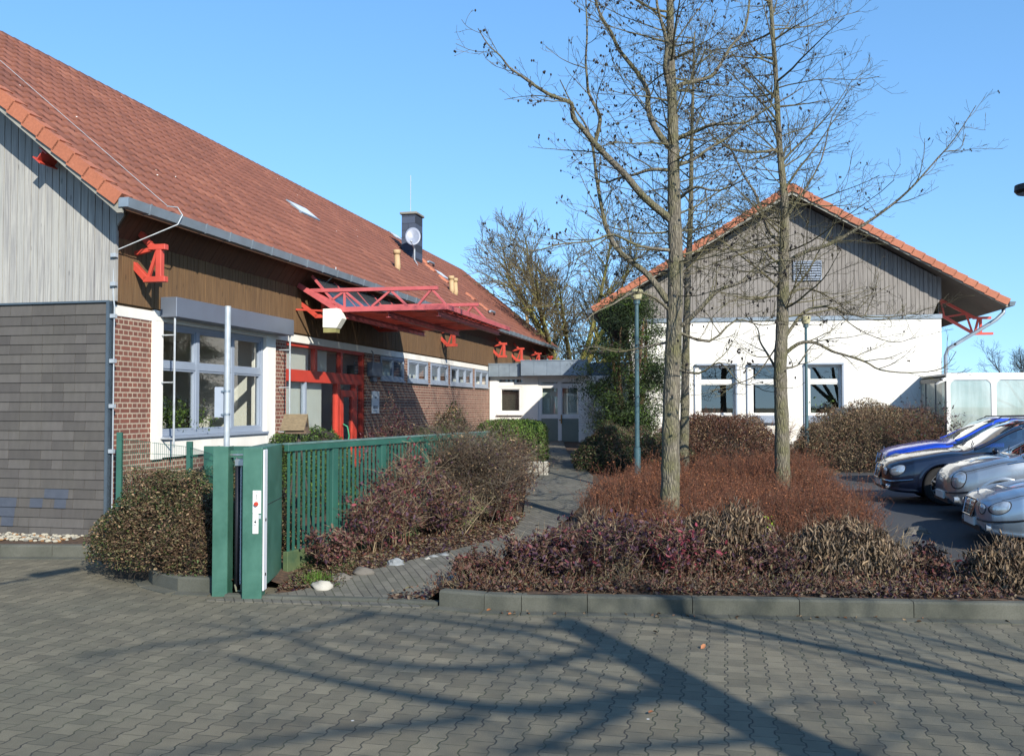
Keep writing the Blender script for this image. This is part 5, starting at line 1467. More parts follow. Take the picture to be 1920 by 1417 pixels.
def alder(label,base,trunkpx,trunkr,Y,limbs,seed,auto,auto_t=(.3,1.),cone=.25,P=ALD,name='alder_tree',lenk=1.,filt=None,group=None):
    rr=random.Random(seed);T=Tree(rr,P)
    n=len(trunkpx);tp=spline([atY(x,y,Y) for x,y in trunkpx],5);tp[0]=Vector((tp[0].x,tp[0].y,G(tp[0].x,tp[0].y)-.1))
    rad=list(np.interp(np.linspace(0,1,len(tp)),np.linspace(0,1,len(trunkr)),trunkr));rad[0]*=1.25;rad[1]*=1.06
    for i in range(len(tp)):rad[i]*=1+.05*math.sin(i*2.3)
    T.trunk.tube(tp,rad,14)
    for px,r0,r1,dr in limbs:
        pts=limb3(px,Y,dr,rr);m=len(pts);rd=[r0+(r1-r0)*(i/(m-1))**.8 for i in range(m)]
        T.limb.tube(pts,rd,7,cap=False)
        L=sum((pts[i+1]-pts[i]).length for i in range(m-1));T.kids(pts,rd,L,1,t0=.12)
    for i in range(auto):
        t=auto_t[0]+(auto_t[1]-auto_t[0])*(i+rr.random())/auto;q=t*(len(tp)-1);a=min(int(q),len(tp)-2);p=tp[a].lerp(tp[a+1],q-a)
        az=rr.uniform(0,2*math.pi);el=rr.uniform(-.1,.95);d=Vector((math.cos(az)*math.cos(el),math.sin(az)*math.cos(el),math.sin(el)))
        T.grow(p,d,rr.uniform(.9,2.3)*lenk*(1.15-.5*t),rr.uniform(.009,.020)*lenk,1)
    cones(T,cone,rr,filt=filt)
    b=Vector((tp[0].x,tp[0].y,G(tp[0].x,tp[0].y)));t=thing(name,label,'tree',b,0,group=group);finish(T,t,BARK,TWIG,b);return t
LA=[ (c1_([(1165,1270),(1010,1140),(900,1010),(800,910),(725,830),(660,750),(600,680),(590,600),(520,570),(450,540),(370,490),(300,440),(230,390),(180,325),(110,260),(50,165)]),.062,.006,-1.2),
 (c1_([(725,830),(755,700),(740,640),(690,540),(680,450),(672,350),(680,200),(675,50),(670,-80)]),.034,.008,-.5),
 ([(1253,566),(1215,515),(1165,475),(1140,435),(1128,390),(1118,330),(1112,280),(1100,238),(1075,200),(1050,150)],.055,.008,.8),
 (c1_([(1160,850),(1100,780),(1050,690),(1030,600),(1030,530),(985,440),(930,370),(860,280),(820,190),(770,110),(740,40),(700,-120)]),.055,.018,.9),
 (c1_([(1160,520),(1140,450),(1130,380),(1140,250),(1110,130),(1085,30),(1075,-90)]),.045,.015,-.5),
 (c1_([(1180,530),(1220,490),(1300,470),(1400,440),(1450,370),(1510,270),(1580,190),(1610,80),(1620,-60)]),.040,.015,1.),
 (c1_([(1195,805),(1250,780),(1330,750),(1400,720),(1500,715),(1600,705),(1700,640),(1840,560),(1930,500)]),.038,.006,-1.),
 (c1_([(1210,950),(1290,925),(1380,860),(1480,800),(1580,720),(1680,640)]),.033,.006,1.2),
 (c1_([(1220,1140),(1270,1100),(1320,1080),(1400,1100),(1480,1090),(1560,1050),(1660,1000)]),.030,.006,-.8),
 (c1_([(1160,985),(1050,980),(950,1010),(860,1030),(790,1055),(740,1040),(690,1010)]),.032,.006,.7),
 (c1_([(1150,835),(1050,825),(950,830),(860,820),(790,830)]),.018,.004,-.7),
 (c2_([(200,790),(290,700),(370,620),(480,580),(560,530),(640,480),(740,470),(830,400)]),.040,.008,-.9),
 ([(1262,590),(1230,560),(1190,548),(1150,570),(1110,590),(1085,620)],.028,.005,-1.),
 ([(1262,640),(1210,650),(1160,660),(1110,650),(1070,665),(1040,655)],.022,.004,.9),
 ([(1265,470),(1200,462),(1150,440),(1110,452),(1050,458),(1000,470),(965,455)],.026,.004,-1.3),
 ([(1266,620),(1330,640),(1380,600),(1430,610),(1480,600)],.026,.004,.8),
 ([(1262,690),(1310,700),(1350,680),(1390,720),(1430,715)],.022,.004,-1.),
]
alder('nearest bare alder with thick fissured trunk rising behind the purple shrubs',None,[(1253,1003),(1257,900),(1258,780),(1263,640),(1267,500),(1264,380),(1262,250),(1258,120),(1256,0),(1254,-160)],[.155,.142,.128,.122,.112,.098,.082,.066,.052,.035],13.9,LA,11,44,(.40,.98),.30,group='bare alders in the planting bed')
LB=[ (c7_([(-450,520),(-300,400),(-150,390),(0,465),(120,500),(300,560),(430,630),(700,655),(980,615),(1100,465)]),.040,.005,-1.),
 (c7_([(-400,320),(-250,120),(-100,70),(0,80),(150,135),(350,160),(560,155),(750,120),(900,60)]),.034,.005,.8),
 (c7_([(0,80),(60,130),(200,250),(380,340),(560,385),(700,350),(780,260)]),.014,.004,-.4),
 ([(1470,500),(1500,476),(1556,458),(1619,422),(1674,383),(1710,351),(1745,312),(1790,260),(1830,198)],.045,.006,-1.2),
 ([(1745,312),(1770,285),(1800,280),(1810,250)],.012,.004,.2),
 ([(1463,705),(1440,665),(1425,640),(1420,615),(1395,590)],.030,.006,.8),
 ([(1466,455),(1440,432),(1420,370),(1395,330),(1370,280),(1345,255),(1320,200)],.035,.006,.9),
 (c1_([(1775,865),(1650,880),(1520,865),(1460,830),(1400,780),(1350,700)]),.030,.006,-1.),
 (c1_([(1755,345),(1680,320),(1620,250),(1600,190),(1560,100)]),.022,.006,.6),
 ([(1468,560),(1510,540),(1560,560),(1600,590),(1660,600),(1700,570)],.025,.004,1.),
 ([(1465,690),(1495,685),(1520,650),(1560,620)],.024,.004,.6),
 ([(1462,420),(1500,370),(1540,300),(1560,220),(1600,160)],.026,.005,-.8),
 ([(1464,520),(1430,560),(1380,560),(1340,590),(1310,640)],.024,.004,-1.),
 ([(1462,640),(1420,700),(1380,720),(1330,735)],.018,.004,.7)]
alder('bare alder standing in front of the windows of the white gabled building',None,[(1467,905),(1466,800),(1463,690),(1467,600),(1470,480),(1471,380),(1462,280),(1455,150),(1446,20),(1440,-80)],[.15,.128,.118,.112,.10,.072,.056,.045,.035,.025],17.3,LB,12,78,(.33,.98),.06,lenk=1.25,group='bare alders in the planting bed')
alder('thin bare alder half hidden behind the nearest trunk',None,[(1281,860),(1284,780),(1286,650),(1290,520),(1295,400),(1297,260),(1300,150),(1302,60)],[.115,.10,.085,.07,.055,.04,.03,.015],20.5,[],13,60,(.38,.98),.10,lenk=1.1,group='bare alders in the planting bed')

# broad background tree with yellow lichen
def bgtree(label,base,H,spread,seed,bark,twm,n0=7,name='bare_tree',lev_len=1.,kd=1.,cat='tree',group=None,r0=.3,fork=.25):
    rr=random.Random(seed);k=H/11.
    P=[dict(n=8,curve=.3,up=.1,jit=.05,taper=.7,rmin=.03,sides=7,kids=0,t0=.1,ang=(.4,.9)),
       dict(n=9,curve=.3,up=.35,jit=.06,taper=.85,rmin=.02*k,sides=5,kids=1.25*kd/k,t0=.38,ang=(.35,.9),len=(5*k,8*k),r0=.16*k,split=1),
       dict(n=7,curve=.5,up=.3,jit=.10,taper=.8,rmin=.016*k,sides=4,kids=2.4*kd/k,t0=.2,ang=(.35,.9),len=(1.8*k,3.6*k),r0=.055*k,split=2),
       dict(n=5,curve=.6,up=.3,jit=.12,taper=.6,rmin=.010*k,sides=3,kids=4.2*kd/k,t0=.2,ang=(.35,.9),len=(.9*k,1.8*k),r0=.02*k),
       dict(n=4,curve=.5,up=.3,jit=.12,taper=.5,rmin=.0085*k,sides=3,kids=0,t0=.2,ang=(.4,.9),len=(.4*k,.9*k),r0=.011*k)]
    T=Tree(rr,P);tp=[Vector((base[0]+.1*math.sin(i),base[1],base[2]+H*fork*i/4)) for i in range(5)]
    T.trunk.tube(tp,[r0*k*(1.2-.12*i) for i in range(5)],10)
    for i in range(n0):
        az=2*math.pi*(i+rr.random()*.7)/n0;el=rr.uniform(.35,1.4);d=Vector((math.cos(az)*math.cos(el)*spread,math.sin(az)*math.cos(el)*spread,math.sin(el))).normalized()
        T.grow(tp[-1]-Vector((0,0,rr.uniform(0,H*fork*.5))),d,rr.uniform(5.5,8)*k*lev_len,.17*k,1)
    b=Vector(base);t=thing(name,label,cat,b,0,group=group);finish(T,t,bark,twm,b);return t
p=atY(1068,760,52);bgtree('broad bare tree with yellow lichen on its trunk behind the link building',(p.x,p.y,.5),13.0,1.35,27,BARKY,TWIGF,15,kd=1.5,lev_len=1.05,group='bare trees beyond the buildings')
p=atY(1015,760,75);bgtree('smaller bare tree showing its twigs above the end of the long red roof',(p.x,p.y,.5),10.5,1.1,22,BARKY,TWIGF,6,kd=.8,group='bare trees beyond the buildings')
p=atY(1135,760,80);bgtree('dark bare tree between the lichen covered tree and the right gable',(p.x,p.y,.5),12.,1.0,24,BARKY,TWIGF,6,kd=.8,group='bare trees beyond the buildings')
p=atY(1925,760,85);bgtree('distant bare tree beyond the shelter at the right edge',(p.x,p.y,.0),9.2,1.2,23,bark_mat('dark_far_bark','#3a3a3c','#4b4a4a','#444433'),mat('dark_far_twigs','#413d40',.9),8,kd=1.3,group='bare trees beyond the buildings')
# trees outside the frame that throw the big shadows over the paving
def shade_tree(label,x,y,H,seed,**k):
    return bgtree(label,(x,y,0),H,1.2,seed,BARK,TWIG,**k)
# trunk shadow in view runs through these two ground points
sa=atZ(1550,1417);sb=atZ(1050,1160)
dd=(sa-sb).normalized();gl=Vector((-Ld.x,-Ld.y,0)).normalized()
bs=sa+gl*9.5+Vector((.15,0,0))
rr=random.Random(31);T=Tree(rr,ALD)
tip=(sb+gl*0)+(-Ld)*((11.4)/abs(Ld.z))*0
def lift(g,h):return g+(-Ld)*(h/abs(Ld.z))
g0=sa;h0=5.4;g1=sb;h1=7.2
pA=lift(g0,h0);pB=lift(g1,h1)
base=Vector((pA.x+.6,pA.y-.4,0))
tp=spline([tuple(base),(base.x-.1,base.y+.1,2.8),tuple(pA),tuple(pA.lerp(pB,.5)+Vector((.0,.05,.1))),tuple(pB)],6)
T.trunk.tube(tp,list(np.linspace(.34,.15,len(tp))),12)
for gp,h,r0 in [([(1300,1290),(1000,1330),(700,1290),(430,1230)],6.4,.11),([(1240,1255),(1000,1190),(720,1150),(620,1140)],6.8,.06),([(1120,1190),(900,1160),(760,1150)],7.2,.04),([(1480,1380),(1200,1400),(900,1410)],5.8,.06),([(1180,1330),(1010,1400),(960,1417)],5.6,.06),([(1150,1215),(950,1250),(700,1240),(520,1190),(380,1170)],6.9,.06),([(900,1345),(650,1370),(420,1400),(250,1417)],6.2,.05),([(700,1150),(560,1180),(300,1210),(150,1230)],7.4,.05)]:
    pts=spline([tuple(lift(atZ(x,y),h+.25*i)) for i,(x,y) in enumerate(gp)],5);m=len(pts)
    rd=[r0*(1-.72*i/(m-1)) for i in range(m)];T.limb.tube(pts,rd,6,cap=False)
    Lg=sum((pts[i+1]-pts[i]).length for i in range(m-1));T.kids(pts,rd,Lg,1,t0=.15)
for i in range(10):
    a=rr.randrange(8,len(tp)-1);az=rr.uniform(0,6.28);T.grow(tp[a],Vector((math.cos(az),math.sin(az),rr.uniform(.1,.6))),rr.uniform(2,3.6),.035,1)
b=Vector((base.x,base.y,0));t=thing('bare_tree','leaning bare tree behind the camera, seen only as the long shadow on the paving','tree',b,0);finish(T,t,BARK,TWIG,b)
p=lift(atZ(1860,1190),5.0)
bgtree('bare tree outside the right edge, casting the faint shadow by the kerb',(p.x+1.,p.y-1.,0),9.0,1.1,33,BARK,TWIG,n0=6,kd=.7)
# ---------------- shrubs ----------------
def rnd_rot(n,rs):
    q=rs.normal(size=(n,4));q/=np.linalg.norm(q,axis=1)[:,None];w,x,y,z=q.T
    R_=np.empty((n,3,3));R_[:,0,0]=1-2*(y*y+z*z);R_[:,0,1]=2*(x*y-z*w);R_[:,0,2]=2*(x*z+y*w);R_[:,1,0]=2*(x*y+z*w);R_[:,1,1]=1-2*(x*x+z*z);R_[:,1,2]=2*(y*z-x*w);R_[:,2,0]=2*(x*z-y*w);R_[:,2,1]=2*(y*z+x*w);R_[:,2,2]=1-2*(x*x+y*y);return R_
def leaves_mesh(name,pts,size,rs,mats,parent,aspect=.5,mi=None,curl=.25,droop=None):
    """each leaf: a six sided blade with a bent midrib"""
    n=len(pts);sz=size*rs.uniform(.6,1.35,n)
    L=np.array([[-1,0,0],[-.3,aspect,curl*.5],[.5,aspect*.8,curl*.4],[1,0,-curl],[.5,-aspect*.8,curl*.4],[-.3,-aspect,curl*.5]])*.5
    R_=rnd_rot(n,rs)
    if droop is not None:
        # hang most blades downwards
        a=rs.uniform(0,2*np.pi,n);e=np.clip(rs.normal(droop,.35,n),-1.5,1.5)
        X=np.stack([np.cos(a)*np.cos(e),np.sin(a)*np.cos(e),np.sin(e)],1);Yv=np.stack([-np.sin(a),np.cos(a),np.zeros(n)],1);t=rs.normal(0,.7,n)[:,None];Z=np.cross(X,Yv);Y2=Yv*np.cos(t)+Z*np.sin(t);Z2=np.cross(X,Y2)
        R_=np.stack([X,Y2,Z2],2)
    V=np.einsum('nij,kj->nki',R_,L)*sz[:,None,None]+pts[:,None,:]
    V=V.reshape(-1,3);nf=2*n
    base=np.arange(n)*6
    F=np.stack([np.stack([base,base+1,base+2,base+3],1),np.stack([base,base+3,base+4,base+5],1)],1).reshape(-1)
    me=bpy.data.meshes.new(name);me.vertices.add(len(V));me.vertices.foreach_set('co',V.astype(np.float32).ravel())
    me.loops.add(len(F));me.loops.foreach_set('vertex_index',F.astype(np.int32));me.polygons.add(nf)
    me.polygons.foreach_set('loop_start',np.arange(nf,dtype=np.int32)*4);me.polygons.foreach_set('loop_total',np.full(nf,4,dtype=np.int32))
    for m in mats:me.materials.append(m)
    if mi is None:mi=rs.randint(0,len(mats),n)
    me.polygons.foreach_set('material_index',np.repeat(mi,2).astype(np.int32));me.update(calc_edges=True)
    o=bpy.data.objects.new(name,me);COL.objects.link(o);o.parent=parent;return o
def twigs_mesh(name,A,D,Ln,r,rs,mt,parent,seg=3,bend=.3,mi=None,up=0.):
    """many thin three sided shoots, built in one go"""
    n=len(A);D=D/np.linalg.norm(D,axis=1)[:,None];B_=rs.normal(size=(n,3));B_[:,2]+=up;pts=[A];d=D.copy()
    for k in range(seg):
        d=d+B_*bend/seg;d/=np.linalg.norm(d,axis=1)[:,None];pts.append(pts[-1]+d*(Ln/seg)[:,None])
    u=np.cross(D,rs.normal(size=(n,3)));u/=np.linalg.norm(u,axis=1)[:,None];v=np.cross(D,u)
    V=[]
    for k,p in enumerate(pts):
        rk=r*(1-.7*k/seg)
        for a in range(3):
            t=2*np.pi*a/3;V.append(p+(u*math.cos(t)+v*math.sin(t))*rk[:,None])
    V=np.stack(V,1).reshape(-1,3);m=3*(seg+1);base=np.arange(n)*m;F=[]
    for k in range(seg):
        for a in range(3):
            b=(a+1)%3;F.append(np.stack([base+k*3+a,base+k*3+b,base+(k+1)*3+b,base+(k+1)*3+a],1))
    F=np.stack(F,1).reshape(-1);nf=n*seg*3
    me=bpy.data.meshes.new(name);me.vertices.add(len(V));me.vertices.foreach_set('co',V.astype(np.float32).ravel())
    me.loops.add(len(F));me.loops.foreach_set('vertex_index',F.astype(np.int32));me.polygons.add(nf)
    me.polygons.foreach_set('loop_start',np.arange(nf,dtype=np.int32)*4);me.polygons.foreach_set('loop_total',np.full(nf,4,dtype=np.int32))
    mts=mt if isinstance(mt,(list,tuple)) else [mt]
    for x in mts:me.materials.append(x)
    if len(mts)>1:me.polygons.foreach_set('material_index',np.repeat(rs.randint(0,len(mts),n),seg*3).astype(np.int32))
    me.update(calc_edges=True);o=bpy.data.objects.new(name,me);COL.objects.link(o);o.parent=parent;return o,pts
def nz(p,s,seed):
    return np.array([noise.noise(Vector((q[0]*s+seed,q[1]*s,q[2]*s))) for q in p])
def dome_pts(n,rx,ry,h,rs,thick=.22,lump=.16,seed=0.,flat=2.,zmin=0.):
    """points in the outer shell of a lumpy mound standing on z=0"""
    ph=rs.uniform(0,2*np.pi,n);c=rs.uniform(0,1,n)**.8;st_=np.sqrt(1-c*c)
    sp=lambda v,e:np.sign(v)*np.abs(v)**e
    d=np.stack([np.cos(ph)*st_**(2/flat),np.sin(ph)*st_**(2/flat),c],1)
    lum=1+lump*nz(d,2.2,seed)+lump*.6*nz(d,5.5,seed+9)
    k=lum*(1-thick*rs.uniform(0,1,n)**1.6)
    return d*k[:,None]*np.array([rx,ry,h]),d
LB1=leafm('leaf_brown','#5a4636');LB2=leafm('leaf_olive','#5f5a3e');LB3=leafm('leaf_tan','#8a7458');LG1=leafm('leaf_green','#3f5226');LG2=leafm('leaf_bright_green','#566f2c')
LG3=leafm('leaf_dark_green','#263620');LP1=leafm('leaf_purple','#4a3240');LP2=leafm('leaf_wine_red','#5b3036');LP3=leafm('leaf_dark_purple','#2f1d2c');LR=leafm('leaf_bright_red','#7a3440')
LRU=leafm('leaf_rust','#7d4f36');LRU2=leafm('leaf_dark_rust','#573526');LRU3=leafm('leaf_orange_rust','#94603e');LD1=leafm('dry_leaf_grey','#6f6150');LD2=leafm('dry_leaf_tan','#87745c');LD3=leafm('dry_leaf_dark','#54463a')
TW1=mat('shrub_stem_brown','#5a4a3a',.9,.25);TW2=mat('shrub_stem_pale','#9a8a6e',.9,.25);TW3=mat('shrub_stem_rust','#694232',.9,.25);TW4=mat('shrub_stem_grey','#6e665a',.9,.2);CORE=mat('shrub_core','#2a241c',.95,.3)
def mound(name,label,cx,cy,rx,ry,h,nl,size,mats,w=None,seed=1,stems=1500,stm=None,slen=.22,lump=.16,rz=0,group=None,core=.72,z0=None,aspect=.5,droop=None,flat=2.,thick=.22,cat='shrub',sr=.004,up=.3):
    rs=np.random.RandomState(seed);g=G(cx,cy) if z0 is None else z0
    t=thing(name,label,cat,(cx,cy,g),rz,group=group)
    p,d=dome_pts(nl,rx,ry,h,rs,thick,lump,seed*1.7,flat)
    mi=None
    if w is not None:
        ns=nz(p,1.6,seed*3.);u=np.clip(rs.uniform(0,1,nl)+ns*.5,0,.999);cw=np.cumsum(w)/sum(w);mi=np.searchsorted(cw,u).clip(0,len(mats)-1)
    tag(leaves_mesh('foliage',p,size,rs,mats,t,aspect,mi,droop=droop),kind='stuff')
    if stems:
        a,d=dome_pts(stems,rx,ry,h,rs,.4,lump,seed*1.7,flat)
        dd=d*np.array([1,1,1.])+rs.normal(0,.5,(stems,3));dd[:,2]+=up
        o,_=twigs_mesh('stems',a*.88,dd,rs.uniform(.5,1.3,stems)*slen,np.full(stems,sr),rs,stm or [TW1,TW4],t);tag(o,kind='stuff')
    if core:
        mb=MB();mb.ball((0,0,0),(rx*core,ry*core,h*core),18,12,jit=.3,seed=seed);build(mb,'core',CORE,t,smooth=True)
    return t
def GP(px,py):p=atG(px,py);return p.x,p.y
# cotoneaster mound by the gate
mound('cotoneaster_bush','large dense brown green mound hanging over the kerb left of the gate',-4.25,12.75,1.35,1.35,1.18,42000,.036,[LB1,LB2,LB3,LG1,LG3],[3.6,4,1.8,2.0,.8],seed=41,stems=5000,stm=[TW1,LB1],slen=.2,lump=.2,core=.8,flat=2.6,droop=-.2)
mound('cotoneaster_bush','low brown green fringe of the mound spilling down beside the green gate post',-3.78,11.75,.62,.62,.85,13000,.034,[LB1,LB2,LB3,LG1],[3,3,1,2],seed=42,stems=1500,stm=[TW1,LB1],slen=.2,core=.75,flat=2.6,droop=-.2)
# box shrubs in front of the facade
p=atY(575,815,17.5);mound('box_shrub','rounded bright green clipped shrub behind the bird feeder',p.x,p.y,1.0,.9,1.82-G(p.x,p.y),34000,.036,[LG1,LG2,LG3],[3,2.2,2],seed=43,stems=400,lump=.1,flat=2.6,core=.9)
p=atY(690,815,19.);mound('barberry_shrub','dark reddish shrub at the foot of the brick wall near the red door',p.x+.35,p.y+1.5,.75,.6,1.95-G(p.x,p.y),5000,.045,[LP3,LB1,LP2],seed=44,stems=900,stm=[TW1,TW4],slen=.35,lump=.3,core=.5)
p=atY(790,812,22);mound('box_shrub','yellow green low shrub against the sunlit brick wall',p.x+.2,p.y+.3,1.0,.8,1.66-G(p.x,p.y),12000,.04,[LG2,LG1,LB2],[2,2,1],seed=45,stems=500,lump=.15)
p=atY(862,800,23.5);mound('laurel_shrub','loose upright green brown shrub at the far end of the brick wall',p.x-.2,p.y,.8,.6,2.0-G(p.x,p.y),5200,.055,[LG1,LB1,LG3,LB3],seed=46,stems=1100,stm=[TW1,TW4],slen=.5,lump=.3,core=.4)
# hedge block at the path
def hedge(name,label,cx,cy,sx,sy,h,z0,nl,size,mats,w,seed,rz):
    rs=np.random.RandomState(seed);t=thing(name,label,'hedge',(cx,cy,z0),rz)
    f=rs.uniform(0,1,nl);P_=np.empty((nl,3));u=rs.uniform(-1,1,(nl,2))
    top=f<.4;fr=(f>=.4)&(f<.65);bk=(f>=.65)&(f<.72);sd=f>=.72
    P_[top]=np.stack([u[top,0],u[top,1],np.ones(top.sum())],1)
    P_[fr]=np.stack([u[fr,0],-np.ones(fr.sum()),(u[fr,1]+1)/2],1);P_[bk]=np.stack([u[bk,0],np.ones(bk.sum()),(u[bk,1]+1)/2],1)
    s_=np.where(rs.uniform(size=sd.sum())<.7,1,-1);P_[sd]=np.stack([s_,u[sd,0],(u[sd,1]+1)/2],1)
    r_=np.sqrt((P_[:,0]**6+P_[:,1]**6+(P_[:,2])**6+1e-9))**(1/3.);P_=P_/np.maximum(r_,.8)[:,None]
    P_=P_*np.array([sx,sy,h]);P_*= (1+.05*nz(P_,2.5,seed))[:,None];P_+=rs.normal(0,.03,P_.shape)
    ns=nz(P_,1.2,seed*3.);cw=np.cumsum(w)/sum(w);mi=np.searchsorted(cw,np.clip(rs.uniform(0,1,nl)+ns*.5,0,.999)).clip(0,len(mats)-1)
    tag(leaves_mesh('foliage',P_,size,rs,mats,t,.5,mi),kind='stuff')
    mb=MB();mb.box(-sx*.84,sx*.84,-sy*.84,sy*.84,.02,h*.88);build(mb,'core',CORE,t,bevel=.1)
    return t
p=atY(970,860,24.5);hedge('clipped_hedge','square clipped bright green hedge where the path bends to the door',p.x-.12,p.y+.6,.85,1.9,1.12,G(p.x,p.y)+.05,20000,.045,[LG2,LG1,LB2],[3,2,.8],47,-.1)
p=atY(1003,885,22.6);mb=MB();t=thing('stone_trough','pale concrete planter ring at the foot of the clipped hedge','planter',(p.x,p.y,G(p.x,p.y)),0)
for k in range(5):mb.box(-.32+k*.13,-.32+k*.13+.12,-.1,.1,0,.36);
build(mb,'palisade',mat('pale_concrete','#a3a094',.9,.15),t,bevel=.02)
# brown twiggy shrub between fence and path
def twiggy(name,label,cx,cy,rx,ry,h,n,seed,stm,leaf=None,nl=0,size=.03,len_=(.5,1.),main=40,mr=.010,cat='shrub',z0=None,group=None,r=.0032,w=None,upb=.5,aspect=.5,droop=None):
    rs=np.random.RandomState(seed);g=G(cx,cy) if z0 is None else z0;t=thing(name,label,cat,(cx,cy,g),0,group=group)
    a=np.zeros((main,3));a[:,:2]=rs.normal(0,.18,(main,2))*np.array([rx,ry])
    d=np.stack([rs.normal(0,.55,main)*rx,rs.normal(0,.55,main)*ry,np.full(main,h)],1)
    o,pts=twigs_mesh('stems',a,d,rs.uniform(.7,1.05,main)*h,np.full(main,mr),rs,stm,t,seg=6,bend=.45,up=.2);tag(o,kind='stuff')
    P_=np.stack(pts,1);i=rs.randint(0,main,n);k=rs.randint(1,6,n);f=rs.uniform(size=n)[:,None]
    A=P_[i,k]*(1-f)+P_[i,k+1]*f;D=rs.normal(0,1,(n,3));D[:,2]=np.abs(D[:,2])*upb+.15
    o,p2=twigs_mesh('twigs',A,D,rs.uniform(.12,.42,n)*h,np.full(n,r),rs,stm,t,seg=4,bend=.7,up=.2);tag(o,kind='stuff')
    if leaf:
        Q=np.stack(p2,1);i=rs.randint(0,n,nl);k=rs.randint(1,4,nl);f=rs.uniform(size=nl)[:,None];L_=Q[i,k]*(1-f)+Q[i,k+1]*f+rs.normal(0,.015,(nl,3))
        mi=None
        if w is not None:
            ns=nz(L_,2.,seed*3.);cw=np.cumsum(w)/sum(w);mi=np.searchsorted(cw,np.clip(rs.uniform(0,1,nl)+ns*.6,0,.999)).clip(0,len(leaf)-1)
        tag(leaves_mesh('foliage',L_,size,rs,leaf,t,aspect,mi,droop=droop),kind='stuff')
    return t
p=atY(885,1000,15.6);twiggy('deciduous_shrub','big dense leafless brown shrub hiding the end of the green fence',p.x-.1,p.y+.1,1.05,1.0,1.68,6000,51,[TW1,TW4,TW1],[LB1,LB3,LP3,LB2],6000,.04,main=70,mr=.010)
p=atY(950,965,17.6);twiggy('deciduous_shrub','second leafless brown shrub nearer the path bend',p.x+.02,p.y,.62,.8,1.35,3600,52,[TW1,TW3,TW4],[LB1,LP3,LB3],5000,.04,main=50)
p=atY(830,920,17.);twiggy('deciduous_shrub','thin greyish shrub leaning over the top rail of the fence',p.x-.1,p.y+.3,.7,.7,1.5,2200,53,[TW4,TW1],[LB1,LB2],1600,.035,main=36)
LB4=leafm('leaf_reddish_brown','#5a3d36')
MAH=[LP1,LP2,LP3,LB1,LR]
for k,(px,py,Y,rx,h,lab,wt) in enumerate([
 (620,1085,12.0,.30,.42,'small purple leaved shrub at the foot of the fence beside the gate',[3,1,2,1,.3]),
 (700,1050,13.0,.42,.85,'wine red mahonia with bare pale stems in front of the fence',[2,3,1,1,1]),
 (755,1035,13.6,.45,1.05,'tall purple mahonia in the middle of the fence bed',[3,1,3,1,.4]),
 (735,1040,14.4,.40,1.25,'mahonia with reddish orange shoots against the green slats',[1,3,1,2,2]),
 (830,1010,14.6,.42,.80,'dark violet mahonia below the brown shrub',[2,.6,4,1,.2]),
 (940,985,16.,.36,.55,'bright red tipped mahonia by the path edge',[2,3,1,1,2])]):
    p=atY(px,py,Y);twiggy('mahonia_shrub',lab,p.x,p.y,rx*1.1,rx*1.1,h*1.15,680,60+k,[TW2,TW1,TW3],MAH+[LB4],1100,.056,main=22,mr=.008,w=wt+[2.5],group='mahonias between fence and path',r=.004)
p=atY(850,1005,15.);twiggy('deciduous_shrub','pale yellowish tangle of stems under the brown shrub',p.x,p.y-.1,.7,.4,.75,1100,69,[TW2,TW2,TW4],[LG2,LB3],500,.035,main=30)
# rust coloured spirea bed
def spirea():
    rs=np.random.RandomState(71);n=9500
    poly=[GP(*q) for q in [(1120,985),(1230,1000),(1420,1030),(1660,1035),(1700,1010)]]
    front=[(1.2,13.3),(2.0,12.3),(3.4,11.9),(4.7,12.2),(5.2,13.4)]
    back=[(6.1,17.5),(6.6,21),(4.5,21.8),(3.,20.5),(2.0,18.5),(1.35,16.)]
    P0_=front+back;A=[]
    while len(A)<n:
        x,y=rs.uniform(1.,7.4),rs.uniform(12.,22)
        if in_poly(x,y,P0_):A.append((x,y,0))
    A=np.array(A)
    t=thing('spirea_bed','wide mass of rust brown leafless spirea filling the bed around the tree trunks','shrubs',(4,16,.2),0)
    hh=.70+.34*nz(A,.7,3.)+.28*nz(A,2.4,8.);base=A.copy();base[:,2]=[G(a[0],a[1]) for a in A]
    base-=np.array([4,16,.2])
    D=rs.normal(0,.28,(n,3));D[:,2]=1
    o,pts=twigs_mesh('stems',base,D,hh*rs.uniform(.8,1.15,n),np.full(n,.0045),rs,[TW3,LRU2,TW1],t,seg=4,bend=.35);tag(o,kind='stuff')
    P_=np.stack(pts,1);m=30000;i=rs.randint(0,n,m);k=rs.randint(2,4,m);f=rs.uniform(size=m)[:,None];S0=P_[i,k]*(1-f)+P_[i,k+1]*f
    D=rs.normal(0,.6,(m,3));D[:,2]=.9
    o,p2=twigs_mesh('twigs',S0,D,rs.uniform(.07,.2,m),np.full(m,.0026),rs,[TW3,LRU,LRU2],t,seg=2,bend=.3);tag(o,kind='stuff')
    Q=np.stack(p2,1);nl=52000;i=rs.randint(0,m,nl);f=rs.uniform(size=nl)[:,None];L_=Q[i,1]*(1-f)+Q[i,2]*f+rs.normal(0,.01,(nl,3))
    ns=nz(L_,.9,5.);mi=np.searchsorted(np.cumsum([4,3,2.,1])/10,np.clip(rs.uniform(0,1,nl)+ns*.5,0,.999)).clip(0,3)
    tag(leaves_mesh('foliage',L_,.030,rs,[LRU,LRU2,LRU3,LB1],t,.32,mi),kind='stuff')
spirea()
